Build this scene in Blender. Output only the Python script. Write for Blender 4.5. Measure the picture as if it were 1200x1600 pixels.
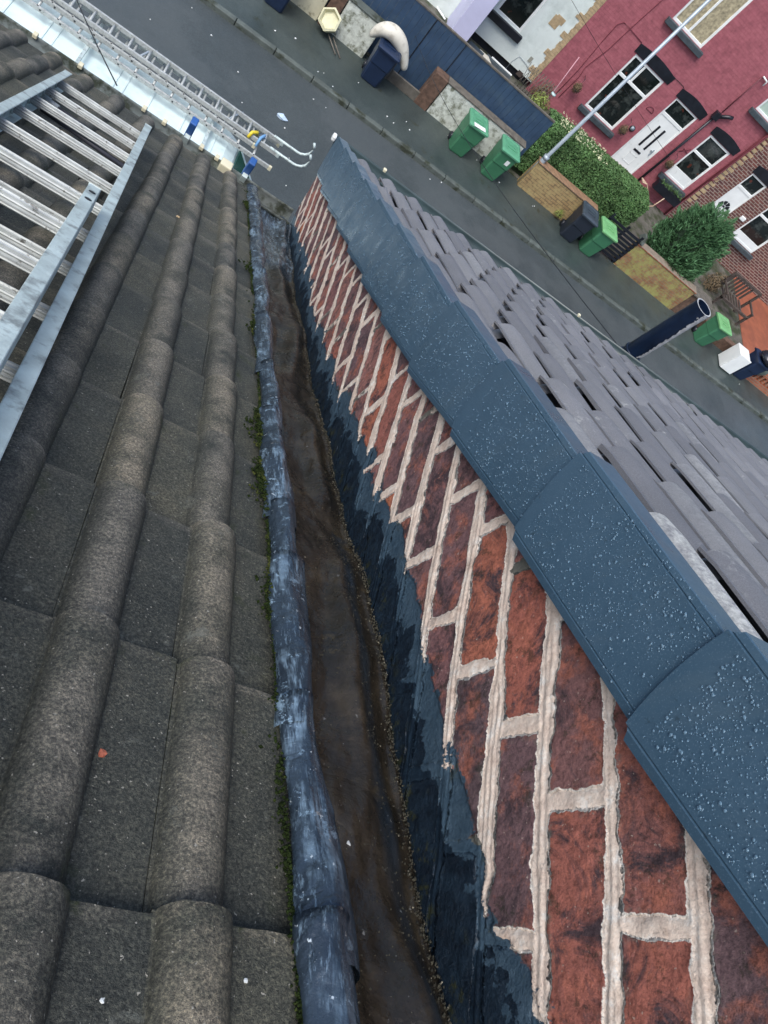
import bpy, math, random
import numpy as np
from mathutils import Vector, Matrix
random.seed(7); rng = np.random.default_rng(11)
for o in list(bpy.data.objects): bpy.data.objects.remove(o)
S = bpy.context.scene
COL = S.collection

# ---------------------------------------------------------------- camera
# rows: right, down, forward of the camera in world axes (X along the street, Y across it, Z up; camera at the origin)
CM = np.array([[0.80745372, 0.14554956, 0.57169381],
               [0.40197403, -0.84503755, -0.35260235],
               [0.43178162, 0.51451615, -0.74083586]])
F = 1145.17
cam = bpy.data.cameras.new('camera'); co = bpy.data.objects.new('camera', cam); COL.objects.link(co)
cam.sensor_fit = 'VERTICAL'; cam.sensor_height = 24; cam.sensor_width = 18
cam.lens = F / 1600 * 24
cam.clip_start = .02; cam.clip_end = 3000
R = Matrix((CM[0], -CM[1], -CM[2])).transposed()
co.matrix_world = R.to_4x4()
S.camera = co
# ---------------------------------------------------------------- light
SUN_EL, SUN_AZ = math.radians(56), math.radians(222)     # azimuth from +Y clockwise
w = bpy.data.worlds.new('World'); S.world = w; w.use_nodes = True
nt = w.node_tree; bg = nt.nodes['Background']
sk = nt.nodes.new('ShaderNodeTexSky'); sk.sky_type = 'NISHITA'; sk.sun_disc = False
sk.sun_elevation = SUN_EL; sk.sun_rotation = SUN_AZ; sk.air_density = 1.0; sk.dust_density = 3.0; sk.ozone_density = 1.2
nt.links.new(sk.outputs[0], bg.inputs[0]); bg.inputs[1].default_value = .12
sl = bpy.data.lights.new('sun', 'SUN'); sl.energy = 1.35; sl.angle = math.radians(34); sl.color = (.98, 1., .99)
so = bpy.data.objects.new('sun', sl); COL.objects.link(so)
sd = Vector((math.sin(SUN_AZ) * math.cos(SUN_EL), math.cos(SUN_AZ) * math.cos(SUN_EL), math.sin(SUN_EL)))
so.rotation_euler = sd.to_track_quat('Z', 'Y').to_euler(); so.location = (0, 0, 30)
S.view_settings.view_transform = 'Standard'; S.view_settings.look = 'None'
S.view_settings.exposure = 0.95; S.view_settings.gamma = 1

# ---------------------------------------------------------------- coordinates
TH = math.radians(30.23876)
DS = np.array([0, math.cos(TH), -math.sin(TH)]); NS = np.array([0, math.sin(TH), math.cos(TH)])
H = .65
def rp(x, s, p):            # roof coordinates: across, down the slope, above the tiles -> world
    return (x, s * DS[1] + (p - H) * NS[1], s * DS[2] + (p - H) * NS[2])
def at(px, py, ax, v):      # where the photograph's pixel meets the plane axis = v
    r = CM.T @ np.array([(px - 600) / F, (py - 800) / F, 1.])
    return r * (v / r[ax])
GR = -9.38; PV = -9.28; W = 22.4

# ---------------------------------------------------------------- materials
def mat(name, col, rough=.6, spec=.5, metal=0, tex=None, bump=0, bscale=60, var=.0, vscale=3, col2=None, c2scale=5, c2lo=.45, c2hi=.6, speck=None):
    m = bpy.data.materials.new(name); m.use_nodes = True; n = m.node_tree.nodes; L = m.node_tree.links
    b = n['Principled BSDF']; b.inputs['Roughness'].default_value = rough; b.inputs['Metallic'].default_value = metal
    b.inputs['Specular IOR Level'].default_value = spec
    tc = n.new('ShaderNodeTexCoord')
    def noise(sc, det=5, ro=.6):
        t = n.new('ShaderNodeTexNoise'); t.inputs['Scale'].default_value = sc; t.inputs['Detail'].default_value = det
        t.inputs['Roughness'].default_value = ro; L.new(tc.outputs['Object'], t.inputs['Vector']); return t
    def ramp(src, lo, hi):
        r = n.new('ShaderNodeMapRange'); r.inputs[1].default_value = lo; r.inputs[2].default_value = hi
        L.new(src, r.inputs[0]); return r.outputs[0]
    def mix(f, a, b_):
        x = n.new('ShaderNodeMix'); x.data_type = 'RGBA'
        for s_, v in ((0, f), (6, a), (7, b_)):
            if isinstance(v, (int, float)): x.inputs[s_].default_value = v
            elif isinstance(v, tuple): x.inputs[s_].default_value = (*v, 1)
            else: L.new(v, x.inputs[s_])
        return x.outputs[2]
    c = col
    if var:
        a = noise(vscale)
        c = mix(ramp(a.outputs[0], .3, .7), tuple(k * (1 - var) for k in col), tuple(min(1, k * (1 + var)) for k in col))
    if col2:
        c = mix(ramp(noise(c2scale, 6, .65).outputs[0], c2lo, c2hi), c, col2)
    if speck:
        sc, lo, hi, sc_col = speck
        c = mix(ramp(noise(sc, 2).outputs[0], lo, hi), c, sc_col)
    if isinstance(c, tuple): b.inputs['Base Color'].default_value = (*c, 1)
    else: L.new(c, b.inputs['Base Color'])
    if bump:
        bp = n.new('ShaderNodeBump'); bp.inputs['Strength'].default_value = bump; bp.inputs['Distance'].default_value = .01
        L.new(noise(bscale).outputs[0], bp.inputs['Height']); L.new(bp.outputs[0], b.inputs['Normal'])
    m['h'] = 1
    return m
class NT:                    # small helper for the hand-written materials
    def __init__(s, name, rough=.6, spec=.5):
        s.m = bpy.data.materials.new(name); s.m.use_nodes = True; s.n = s.m.node_tree.nodes; s.L = s.m.node_tree.links
        s.b = s.n['Principled BSDF']; s.b.inputs['Roughness'].default_value = rough; s.b.inputs['Specular IOR Level'].default_value = spec
        s.tc = s.n.new('ShaderNodeTexCoord').outputs['Object']
    def put(s, sock, v):
        if isinstance(v, (int, float)): sock.default_value = v
        elif isinstance(v, tuple): sock.default_value = (*v, 1) if len(v) == 3 and len(sock.default_value) == 4 else v
        else: s.L.new(v, sock)
    def noise(s, sc, det=5, ro=.6, vec=None, dist=0, stretch=None):
        t = s.n.new('ShaderNodeTexNoise'); t.inputs['Scale'].default_value = sc; t.inputs['Detail'].default_value = det
        t.inputs['Roughness'].default_value = ro; t.inputs['Distortion'].default_value = dist
        v = vec or s.tc
        if stretch:
            mp = s.n.new('ShaderNodeMapping'); mp.inputs['Scale'].default_value = stretch[:3]
            if len(stretch) > 3: mp.inputs['Rotation'].default_value = stretch[3]
            s.L.new(v, mp.inputs[0]); v = mp.outputs[0]
        s.L.new(v, t.inputs['Vector']); return t.outputs[0]
    def rmp(s, src, lo, hi, a=0., b=1.):
        r = s.n.new('ShaderNodeMapRange')
        for i, v in enumerate((src, lo, hi, a, b)): s.put(r.inputs[i], v)
        return r.outputs[0]
    def mix(s, f, a, b):
        x = s.n.new('ShaderNodeMix'); x.data_type = 'RGBA'
        s.put(x.inputs[0], f); s.put(x.inputs[6], a); s.put(x.inputs[7], b); return x.outputs[2]
    def mul(s, f, a, b):
        x = s.n.new('ShaderNodeMix'); x.data_type = 'RGBA'; x.blend_type = 'MULTIPLY'
        s.put(x.inputs[0], f); s.put(x.inputs[6], a); s.put(x.inputs[7], b); return x.outputs[2]
    def math(s, op, a, b=0., c=0.):
        x = s.n.new('ShaderNodeMath'); x.operation = op
        s.put(x.inputs[0], a); s.put(x.inputs[1], b); s.put(x.inputs[2], c); return x.outputs[0]
    def attr(s, name):
        a = s.n.new('ShaderNodeAttribute'); a.attribute_name = name; return a.outputs['Fac']
    def ramp(s, src, stops):
        r = s.n.new('ShaderNodeValToRGB'); el = r.color_ramp.elements
        while len(el) < len(stops): el.new(.5)
        for e, (p, c) in zip(el, stops): e.position = p; e.color = (*c, 1)
        s.L.new(src, r.inputs[0]); return r.outputs[0]
    def bump(s, h, st=.5, d=.01, prev=None):
        x = s.n.new('ShaderNodeBump'); x.inputs['Strength'].default_value = st; x.inputs['Distance'].default_value = d
        s.L.new(h, x.inputs['Height'])
        if prev: s.L.new(prev, x.inputs['Normal'])
        s.L.new(x.outputs[0], s.b.inputs['Normal']); return x.outputs[0]
    def col(s, c): s.put(s.b.inputs['Base Color'], c)
    def rough(s, c): s.put(s.b.inputs['Roughness'], c)

# old concrete roof tiles
t = NT('weathered concrete tile', .75, .35)
base = t.ramp(t.noise(5, 6, .7), [(.3, (.034, .038, .035)), (.5, (.062, .065, .055)), (.7, (.086, .084, .066))])
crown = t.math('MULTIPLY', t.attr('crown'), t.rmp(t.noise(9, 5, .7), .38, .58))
base = t.mix(t.math('MULTIPLY', crown, .8), base, (.225, .205, .168))  # weathered brown crowns, with the light on the roll tops painted in too
base = t.mul(1., base, t.ramp(t.attr('tone'), [(0, (.72, .74, .78)), (1, (1.15, 1.1, 1.02))]))
gr = t.noise(250, 4, .85)
base = t.mul(.8, base, t.ramp(gr, [(.36, (.25, .25, .27)), (.5, (.95, .95, .95)), (.64, (2.6, 2.45, 2.2))]))
base = t.mix(t.rmp(t.noise(210, 2, .5), .70, .735), base, (.36, .34, .29))
base = t.mix(t.math('MULTIPLY', t.rmp(t.noise(13, 6, .7), .56, .66), t.attr('moss')), base, (.035, .045, .014))
base = t.mix(t.math('MULTIPLY', t.rmp(t.noise(17, 6, .8), .60, .66), .55), base, (.17, .175, .15))
base = t.mix(t.math('MULTIPLY', t.rmp(t.noise(6, 6, .75), .56, .70), .6), base, (.03, .034, .03))
t.col(base); t.rough(t.rmp(t.noise(4, 5, .6), .3, .7, .45, .8))
bb = t.bump(t.noise(260, 4, .8), .8, .004); t.bump(t.noise(30, 5, .6), .35, .006, bb)
M_TILE = t.m
# newer smooth tiles
t = NT('grey concrete tile', .62, .4)
c = t.ramp(t.noise(2.3, 5, .6), [(.3, (.145, .147, .155)), (.7, (.200, .200, .210))])
c = t.mul(1., c, t.ramp(t.attr('tone'), [(0, (.82, .82, .84)), (1, (1.12, 1.11, 1.10))]))
c = t.mul(.5, c, t.ramp(t.noise(420, 3, .8), [(.35, (.55, .55, .56)), (.5, (1, 1, 1)), (.65, (1.5, 1.5, 1.5))]))
wf = t.math('MULTIPLY', t.attr('bloom'), t.rmp(t.noise(40, 6, .85), .36, .56))
wf = t.math('MAXIMUM', wf, t.math('MULTIPLY', t.rmp(t.noise(1.7, 3, .5), .58, .66), t.rmp(t.noise(22, 6, .8), .56, .66)))
c = t.mix(wf, c, t.ramp(t.noise(90, 5, .8), [(.35, (.24, .24, .23)), (.6, (.52, .52, .49))])); t.col(c); t.bump(t.noise(300, 4, .8), .35, .003)
M_TILE2 = t.m
# lead
t = NT('oxidised lead', .42, .6); t.b.inputs['Metallic'].default_value = .35
c = t.ramp(t.noise(6, 5, .6), [(.3, (.018, .028, .042)), (.7, (.044, .066, .092))])
stk = t.noise(60, 4, .75, stretch=(1.2, .16, .16)); pat = t.noise(7, 5, .65)
wf = t.math('MULTIPLY', t.rmp(stk, .48, .60), t.rmp(pat, .43, .58)); wf = t.math('MAXIMUM', wf, t.math('MULTIPLY', t.rmp(t.noise(150, 4, .8, stretch=(1.2, .2, .2)), .56, .64), t.rmp(t.noise(9, 4, .6), .40, .55, 0, .45))); wf = t.math('MAXIMUM', wf, t.math('MULTIPLY', t.rmp(t.noise(26, 6, .8), .575, .61), t.rmp(pat, .38, .5))); wf = t.math('MULTIPLY', wf, t.attr('oxide'))
c = t.mix(t.math('MULTIPLY', wf, .8), c, (.34, .48, .60))
c = t.mix(t.rmp(t.noise(90, 3, .6), .68, .72), c, (.55, .62, .66))
c = t.mix(t.attr('dirt'), c, t.ramp(t.noise(10, 6, .7), [(.3, (.011, .009, .006)), (.5, (.032, .024, .015)), (.72, (.075, .058, .037))]))
pt = t.math('SUBTRACT', t.math('ADD', t.attr('roll_shade'), t.math('MULTIPLY', t.math('SUBTRACT', t.noise(18, 6, .75), .5), .9)), .5)  # blue-black strip beside the lead roll: its shadow painted into the colour
c = t.mix(t.rmp(pt, -.02, .03), c, t.ramp(t.noise(13, 5, .7, dist=.8), [(.36, (.006, .008, .011)), (.52, (.013, .019, .028)), (.60, (.035, .055, .08)), (.72, (.05, .075, .10))]))
c = t.mix(t.math('MULTIPLY', t.rmp(t.noise(70, 3, .7), .70, .73), .7), c, (.33, .32, .3))
c = t.mix(t.math('MULTIPLY', t.rmp(t.noise(9, 6, .7), .60, .70), t.attr('dirt')), c, (.085, .062, .030))
t.col(c); t.rough(t.rmp(t.noise(8, 5, .7), .35, .65, .12, .42)); bb = t.bump(t.noise(45, 6, .7), .45, .006); bb = t.bump(t.noise(5, 3, .5), .5, .02, bb); t.bump(t.math('ABSOLUTE', t.math('SUBTRACT', t.noise(7, 4, .55, dist=1.2), .5)), .5, .02, bb)
M_LEAD = t.m
# brick wall with smeared pointing and tar band
t = NT('old brick with smeared lime pointing', .8, .3)
bid = t.attr('bid')
c = t.ramp(bid, [(0, (.30, .11, .085)), (.15, (.11, .078, .085)), (.32, (.23, .10, .095)), (.5, (.095, .070, .080)), (.64, (.29, .13, .11)), (.8, (.155, .090, .092)), (.93, (.33, .11, .078)), (1, (.46, .16, .08))])
c = t.mix(t.math('MULTIPLY', t.rmp(t.noise(16, 6, .7), .5, .62), .75), c, (.36, .12, .075))
c = t.mix(t.rmp(t.noise(11, 6, .75, vec=None, dist=1.), .5, .62), c, (.062, .04, .045))
c = t.mul(.8, c, t.ramp(t.noise(120, 5, .8), [(.35, (.45, .45, .45)), (.5, (1, 1, 1)), (.68, (1.5, 1.45, 1.4))]))
c = t.mix(t.math('MULTIPLY', t.rmp(t.noise(170, 2, .5), .69, .74), .7), c, (.42, .33, .27))
c = t.mix(t.math('MULTIPLY', t.rmp(t.noise(24, 6, .8), .56, .62), .6), c, (.02, .022, .012))
ms = t.math('ADD', t.attr('mort'), t.math('MULTIPLY', t.math('SUBTRACT', t.noise(38, 5, .62), .5), .020))
mm = t.rmp(ms, -.0008, .0006)
mc = t.ramp(t.noise(34, 6, .75), [(.3, (.38, .28, .22)), (.42, (.62, .49, .40)), (.55, (.70, .58, .48)), (.7, (.80, .77, .71))])
mc = t.mix(t.rmp(ms, .0022, .0002), mc, (.7, .67, .6))
mc = t.mul(.35, mc, t.ramp(t.noise(150, 4, .8), [(.35, (.5, .48, .44)), (.5, (1, 1, 1))]))
c = t.mix(t.math('MULTIPLY', t.rmp(ms, -.009, -.001), t.rmp(t.noise(60, 5, .8), .52, .64)), c, (.12, .11, .09))
mc = t.mix(t.rmp(t.math('ADD', t.attr('oldm'), t.noise(20, 4, .7)), 1.42, 1.5), mc, (.13, .125, .105))
c = t.mix(mm, c, mc)
ts = t.math('ADD', t.attr('tar'), t.math('MULTIPLY', t.math('SUBTRACT', t.noise(19, 6, .72), .5), .10))
tm = t.rmp(ts, -.001, .001)
tc_ = t.ramp(t.noise(13, 5, .7, dist=.8), [(.36, (.006, .010, .016)), (.47, (.010, .020, .034)), (.49, (.042, .072, .105)), (.72, (.062, .095, .130))])
tc_ = t.mix(t.rmp(ts, .05, .075), tc_, (.009, .014, .020))
tc_ = t.mix(t.math('MULTIPLY', t.rmp(t.noise(34, 5, .75), .56, .64), t.rmp(ts, .03, .0)), tc_, (.04, .04, .014))
sn = t.math('ADD', ts, t.math('MULTIPLY', t.math('SUBTRACT', t.noise(15, 5, .6), .5), .13))
tn_ = t.ramp(t.noise(40, 5, .7), [(.35, (.005, .010, .018)), (.65, (.013, .026, .042))]); tl_ = t.ramp(t.noise(30, 5, .7), [(.3, (.032, .060, .088)), (.7, (.062, .100, .135))])
tc_ = t.mix(t.rmp(sn, .050, .053), tl_, tn_)
tc_ = t.mix(t.math('MULTIPLY', t.rmp(t.noise(36, 5, .75), .54, .62), t.rmp(ts, .075, .12)), tc_, (.030, .034, .018))
tc_ = t.mix(t.math('MULTIPLY', t.rmp(t.noise(34, 5, .75), .56, .64), t.rmp(ts, .02, .0)), tc_, (.06, .06, .025))
c = t.mix(tm, c, tc_); t.col(c)
t.rough(t.mix(tm, (.8, .8, .8), (.42, .42, .42)))
hh = t.math('ADD', t.math('MULTIPLY', t.rmp(ms, -.001, .003), .8), t.math('MULTIPLY', t.noise(110, 6, .72), t.math('SUBTRACT', .55, t.math('MULTIPLY', mm, .3))))
bb = t.bump(hh, .9, .006); t.bump(t.noise(28, 5, .7), .4, .01, bb)
M_WALL = t.m
# verge plastic
t = NT('slate blue verge plastic', .34, .5)
c = t.ramp(t.noise(3, 4, .6), [(.3, (.036, .076, .116)), (.7, (.054, .103, .152))])
c = t.mix(t.math('MULTIPLY', t.rmp(t.noise(500, 2, .5), .60, .66), .35), c, (.16, .23, .29))
c = t.mix(t.math('MULTIPLY', t.rmp(t.noise(9, 6, .7, stretch=(1, 2.2, .5)), .52, .72), .4), c, (.075, .115, .145))
c = t.mix(t.math('MULTIPLY', t.rmp(t.noise(55, 4, .7), .64, .70), .5), c, (.02, .035, .045))
t.col(c); t.rough(t.rmp(t.noise(14, 5, .6), .3, .7, .22, .50)); bb = t.bump(t.noise(220, 3, .6), .12, .002); t.bump(t.noise(4, 2, .5), .25, .01, bb)
M_VERGE = t.m
# water drops
t = NT('rain water', .06, .6); t.b.inputs['Transmission Weight'].default_value = .35; t.b.inputs['IOR'].default_value = 1.33; t.col((.15, .25, .34))
M_DROP = t.m
# ground
t = NT('wet asphalt', .5, .5)
c = t.ramp(t.noise(.5, 6, .65), [(.3, (.040, .050, .052)), (.7, (.060, .071, .073))])
c = t.mul(.6, c, t.ramp(t.noise(30, 5, .8), [(.35, (.6, .6, .6)), (.5, (1, 1, 1)), (.68, (1.5, 1.5, 1.5))]))
c = t.mix(t.rmp(t.noise(4, 4, .6), .73, .76), c, (.16, .17, .17)); c = t.mix(t.math('MULTIPLY', t.rmp(t.noise(.35, 5, .7), .5, .56), .45), c, (.075, .086, .088)); t.col(c)
t.rough(t.rmp(t.noise(.8, 5, .6), .35, .65, .38, .62)); t.bump(t.noise(60, 5, .8), .5, .01)
M_ROAD = t.m
t = NT('damp tarmac pavement', .5, .5)
c = t.ramp(t.noise(.8, 6, .65), [(.3, (.030, .041, .040)), (.7, (.055, .07, .066))])
c = t.mul(.6, c, t.ramp(t.noise(34, 5, .8), [(.35, (.6, .6, .6)), (.5, (1, 1, 1)), (.68, (1.5, 1.5, 1.5))]))
c = t.mix(t.rmp(t.noise(2.2, 6, .8), .60, .66), c, (.03, .034, .022)); t.col(c)
t.rough(t.rmp(t.noise(1.3, 5, .6), .35, .65, .30, .6)); t.bump(t.noise(60, 5, .8), .5, .01)
M_PAVE = t.m
M_KERB = mat('kerb stone', (.085, .10, .09), .6, var=.3, vscale=4, bump=.5, bscale=25, col2=(.03, .035, .02), c2scale=3, c2lo=.52, c2hi=.62)
M_MOSS = mat('moss', (.024, .038, .010), .95, .1, var=.6, vscale=60, bump=1, bscale=200, col2=(.10, .11, .03), c2scale=30, c2lo=.55, c2hi=.65)
M_ALU = mat('worn aluminium', (.47, .55, .54), .45, .5, .12, var=.22, vscale=14, bump=.25, bscale=50, col2=(.22, .25, .25), c2scale=22, c2lo=.52, c2hi=.66)
M_RUNG = mat('ribbed aluminium rung', (.40, .42, .41), .45, .5, .12, var=.2, vscale=20, col2=(.12, .12, .11), c2scale=45, c2lo=.60, c2hi=.66)
M_DARKTUBE = mat('dark steel tube', (.03, .032, .045), .5, var=.3, vscale=20)
M_WHITEP = mat('white plastic', (.78, .80, .78), .35, var=.06, vscale=3)
M_UPVC = mat('white window frame', (.80, .82, .80), .35, var=.08, vscale=2, col2=(.5, .52, .48), c2scale=3, c2lo=.6, c2hi=.75)
M_GLASS = mat('dark window glass', (.010, .014, .014), .06, .6, var=.5, vscale=1.2, col2=(.055, .065, .06), c2scale=2.2, c2lo=.52, c2hi=.62, speck=(3.5, .66, .70, (.10, .03, .02)))  # pale patches painted in for pane reflections, with reddish specks
M_VAN = mat('white van paint', (.62, .74, .74), .3, .5, var=.08, vscale=1.5, col2=(.42, .52, .52), c2scale=2.5, c2lo=.5, c2hi=.75)
M_GUTTER = mat('dark grey gutter', (.03, .05, .055), .35, .5, var=.3, vscale=6)
M_GUTTERW = mat('weathered grey gutter', (.22, .25, .24), .5, var=.3, vscale=8, col2=(.06, .07, .05), c2scale=12)
M_CREAM = mat('cream plastic', (.62, .58, .42), .5, var=.1, vscale=5)
M_BLUE = mat('blue rubber', (.02, .09, .30), .5, var=.2, vscale=12)
M_BLACK = mat('black paint', (.010, .012, .018), .4, var=.4, vscale=6)
M_NAVY = mat('navy cast iron paint', (.004, .010, .026), .32, .35, var=.4, vscale=9, col2=(.42, .43, .42), c2scale=9, c2lo=.665, c2hi=.69, bump=.2, bscale=30)
M_SCRAPE = mat('old white render smear', (.36, .37, .38), .8, var=.3, vscale=30, bump=.6, bscale=80)
M_GREEN = mat('green bin plastic', (.045, .165, .085), .42, var=.12, vscale=4)
M_GREENL = mat('green bin lid plastic', (.09, .28, .16), .4, var=.12, vscale=6)
M_LIME = mat('bright green bin lid plastic', (.15, .36, .15), .4, var=.1, vscale=6)
M_NAVYB = mat('navy bin plastic', (.010, .022, .055), .4, var=.2, vscale=4)
M_GREYB = mat('charcoal bin plastic', (.016, .022, .034), .42, var=.2, vscale=5)
M_GREYL = mat('charcoal bin lid plastic', (.04, .055, .07), .4, var=.2, vscale=5)
M_WHITEW = mat('flaking whitewashed wall', (.56, .59, .53), .8, var=.2, vscale=9, col2=(.14, .15, .10), c2scale=6, c2lo=.48, c2hi=.66, bump=.6, bscale=20)
M_FENCE = mat('dark blue fence paint', (.030, .060, .110), .55, var=.25, vscale=2, bump=.3, bscale=30, col2=(.05, .085, .13), c2scale=3, c2lo=.5, c2hi=.7)
M_OLDBRICKW = mat('brown pillar brick', (.11, .065, .045), .85, var=.5, vscale=8, bump=.6, bscale=25)
M_TIMBER = mat('weathered timber', (.115, .103, .085), .75, var=.35, vscale=8, bump=.4, bscale=30)
M_DTIMBER = mat('dark brown timber', (.065, .05, .042), .7, var=.4, vscale=9, bump=.4, bscale=40)
M_TERRA = mat('terracotta paving', (.27, .085, .045), .65, var=.25, vscale=3, col2=(.22, .07, .04), c2scale=2)
M_YARD = mat('yard concrete', (.10, .095, .08), .75, var=.4, vscale=3, bump=.5, bscale=15, col2=(.035, .045, .02), c2scale=2.5)
M_GALV = mat('galvanised steel post', (.33, .38, .42), .45, .5, .3, var=.15, vscale=5)
M_LILAC = mat('pale lilac paint', (.52, .52, .70), .6, var=.07, vscale=2)
M_RENDER = mat('white painted render', (.70, .76, .72), .75, var=.10, vscale=1.3, col2=(.46, .52, .48), c2scale=1.2, c2lo=.5, c2hi=.75, bump=.25, bscale=14)
M_SAND = mat('bare sandy brick', (.42, .31, .18), .85, var=.3, vscale=9, bump=.5, bscale=20)
M_SILL = mat('dark stone sill', (.05, .065, .075), .6, var=.35, vscale=7)
M_LEAF = mat('hedge leaves', (.075, .15, .05), .6, .3, var=.5, vscale=2.5, col2=(.13, .21, .075), c2scale=14, c2lo=.55, c2hi=.66)
M_CONIF = mat('conifer foliage', (.075, .165, .075), .65, .25, var=.5, vscale=3, col2=(.07, .17, .07), c2scale=9, c2lo=.5, c2hi=.62)
M_TWIG = mat('dry brown twigs', (.14, .10, .055), .8, var=.4, vscale=30)
M_YPLANT = mat('yellow green plant', (.20, .26, .06), .6, var=.4, vscale=14)
M_CUSH = mat('cream vinyl', (.60, .57, .49), .5, var=.1, vscale=4, col2=(.36, .33, .27), c2scale=5, c2lo=.5, c2hi=.7)
M_LITTER = mat('litter paper', (.72, .74, .72), .7, var=.1)
M_CABLE = mat('black cable', (.012, .014, .016), .6)
M_RUST = mat('rusty red dead leaf', (.32, .09, .05), .7, var=.3, vscale=200)
M_BAG = mat('black bin bag', (.012, .014, .022), .25, .6, bump=.8, bscale=9)
M_YEL = mat('yellow tape', (.65, .50, .03), .5)
M_CURT = mat('beige curtain', (.36, .31, .20), .8, var=.5, vscale=12)
M_PALE = mat('pale green blind', (.42, .52, .44), .7, var=.1)
M_HOSE = mat('peach garden hose', (.48, .34, .24), .5)
M_SOIL = mat('dark soil', (.03, .026, .02), .9, var=.5, vscale=6, bump=.8, bscale=20)
def brickmat(name, c1, c2, mortar, msize=.012, var=None, moss=None):
    t = NT(name, .8, .3)
    sx = t.n.new('ShaderNodeSeparateXYZ'); t.L.new(t.tc, sx.inputs[0])
    cb = t.n.new('ShaderNodeCombineXYZ'); t.L.new(t.math('ADD', sx.outputs[0], sx.outputs[1]), cb.inputs[0]); t.L.new(sx.outputs[2], cb.inputs[1])
    b = t.n.new('ShaderNodeTexBrick'); t.L.new(cb.outputs[0], b.inputs['Vector'])
    b.inputs['Scale'].default_value = 1; b.inputs['Brick Width'].default_value = .235; b.inputs['Row Height'].default_value = .082
    b.inputs['Mortar Size'].default_value = msize; b.inputs['Mortar Smooth'].default_value = .3; b.inputs['Bias'].default_value = 0
    b.inputs[1].default_value = (*c1, 1); b.inputs[2].default_value = (*c2, 1); b.inputs[3].default_value = (*mortar, 1)
    c = t.mul(.7, b.outputs[0], t.ramp(t.noise(7, 6, .75), [(.3, (.6, .6, .6)), (.5, (1, 1, 1)), (.7, (1.35, 1.35, 1.35))]))
    if moss: c = t.mix(t.rmp(t.noise(moss[1], 6, .75), moss[2], moss[3]), c, moss[0])
    t.col(c); t.bump(b.outputs['Fac'], -.6, .008)
    return t.m
M_REDB = brickmat('red painted brick', (.36, .115, .135), (.32, .098, .118), (.30, .092, .11), .008)
M_BRB = brickmat('dark red brick with pale pointing', (.16, .055, .045), (.10, .04, .04), (.30, .24, .20), .014)
M_ORB = brickmat('orange brick', (.36, .12, .06), (.28, .09, .05), (.22, .18, .14), .012)
M_ALGAE = brickmat('algae covered brick', (.22, .10, .05), (.28, .15, .08), (.20, .17, .10), .010, moss=((.30, .29, .10), 3.2, .44, .60))
M_ALGAE2 = brickmat('tan brick stained with algae', (.30, .20, .10), (.36, .25, .12), (.16, .12, .07), .012, moss=((.38, .30, .14), 3.4, .44, .66))

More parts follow.
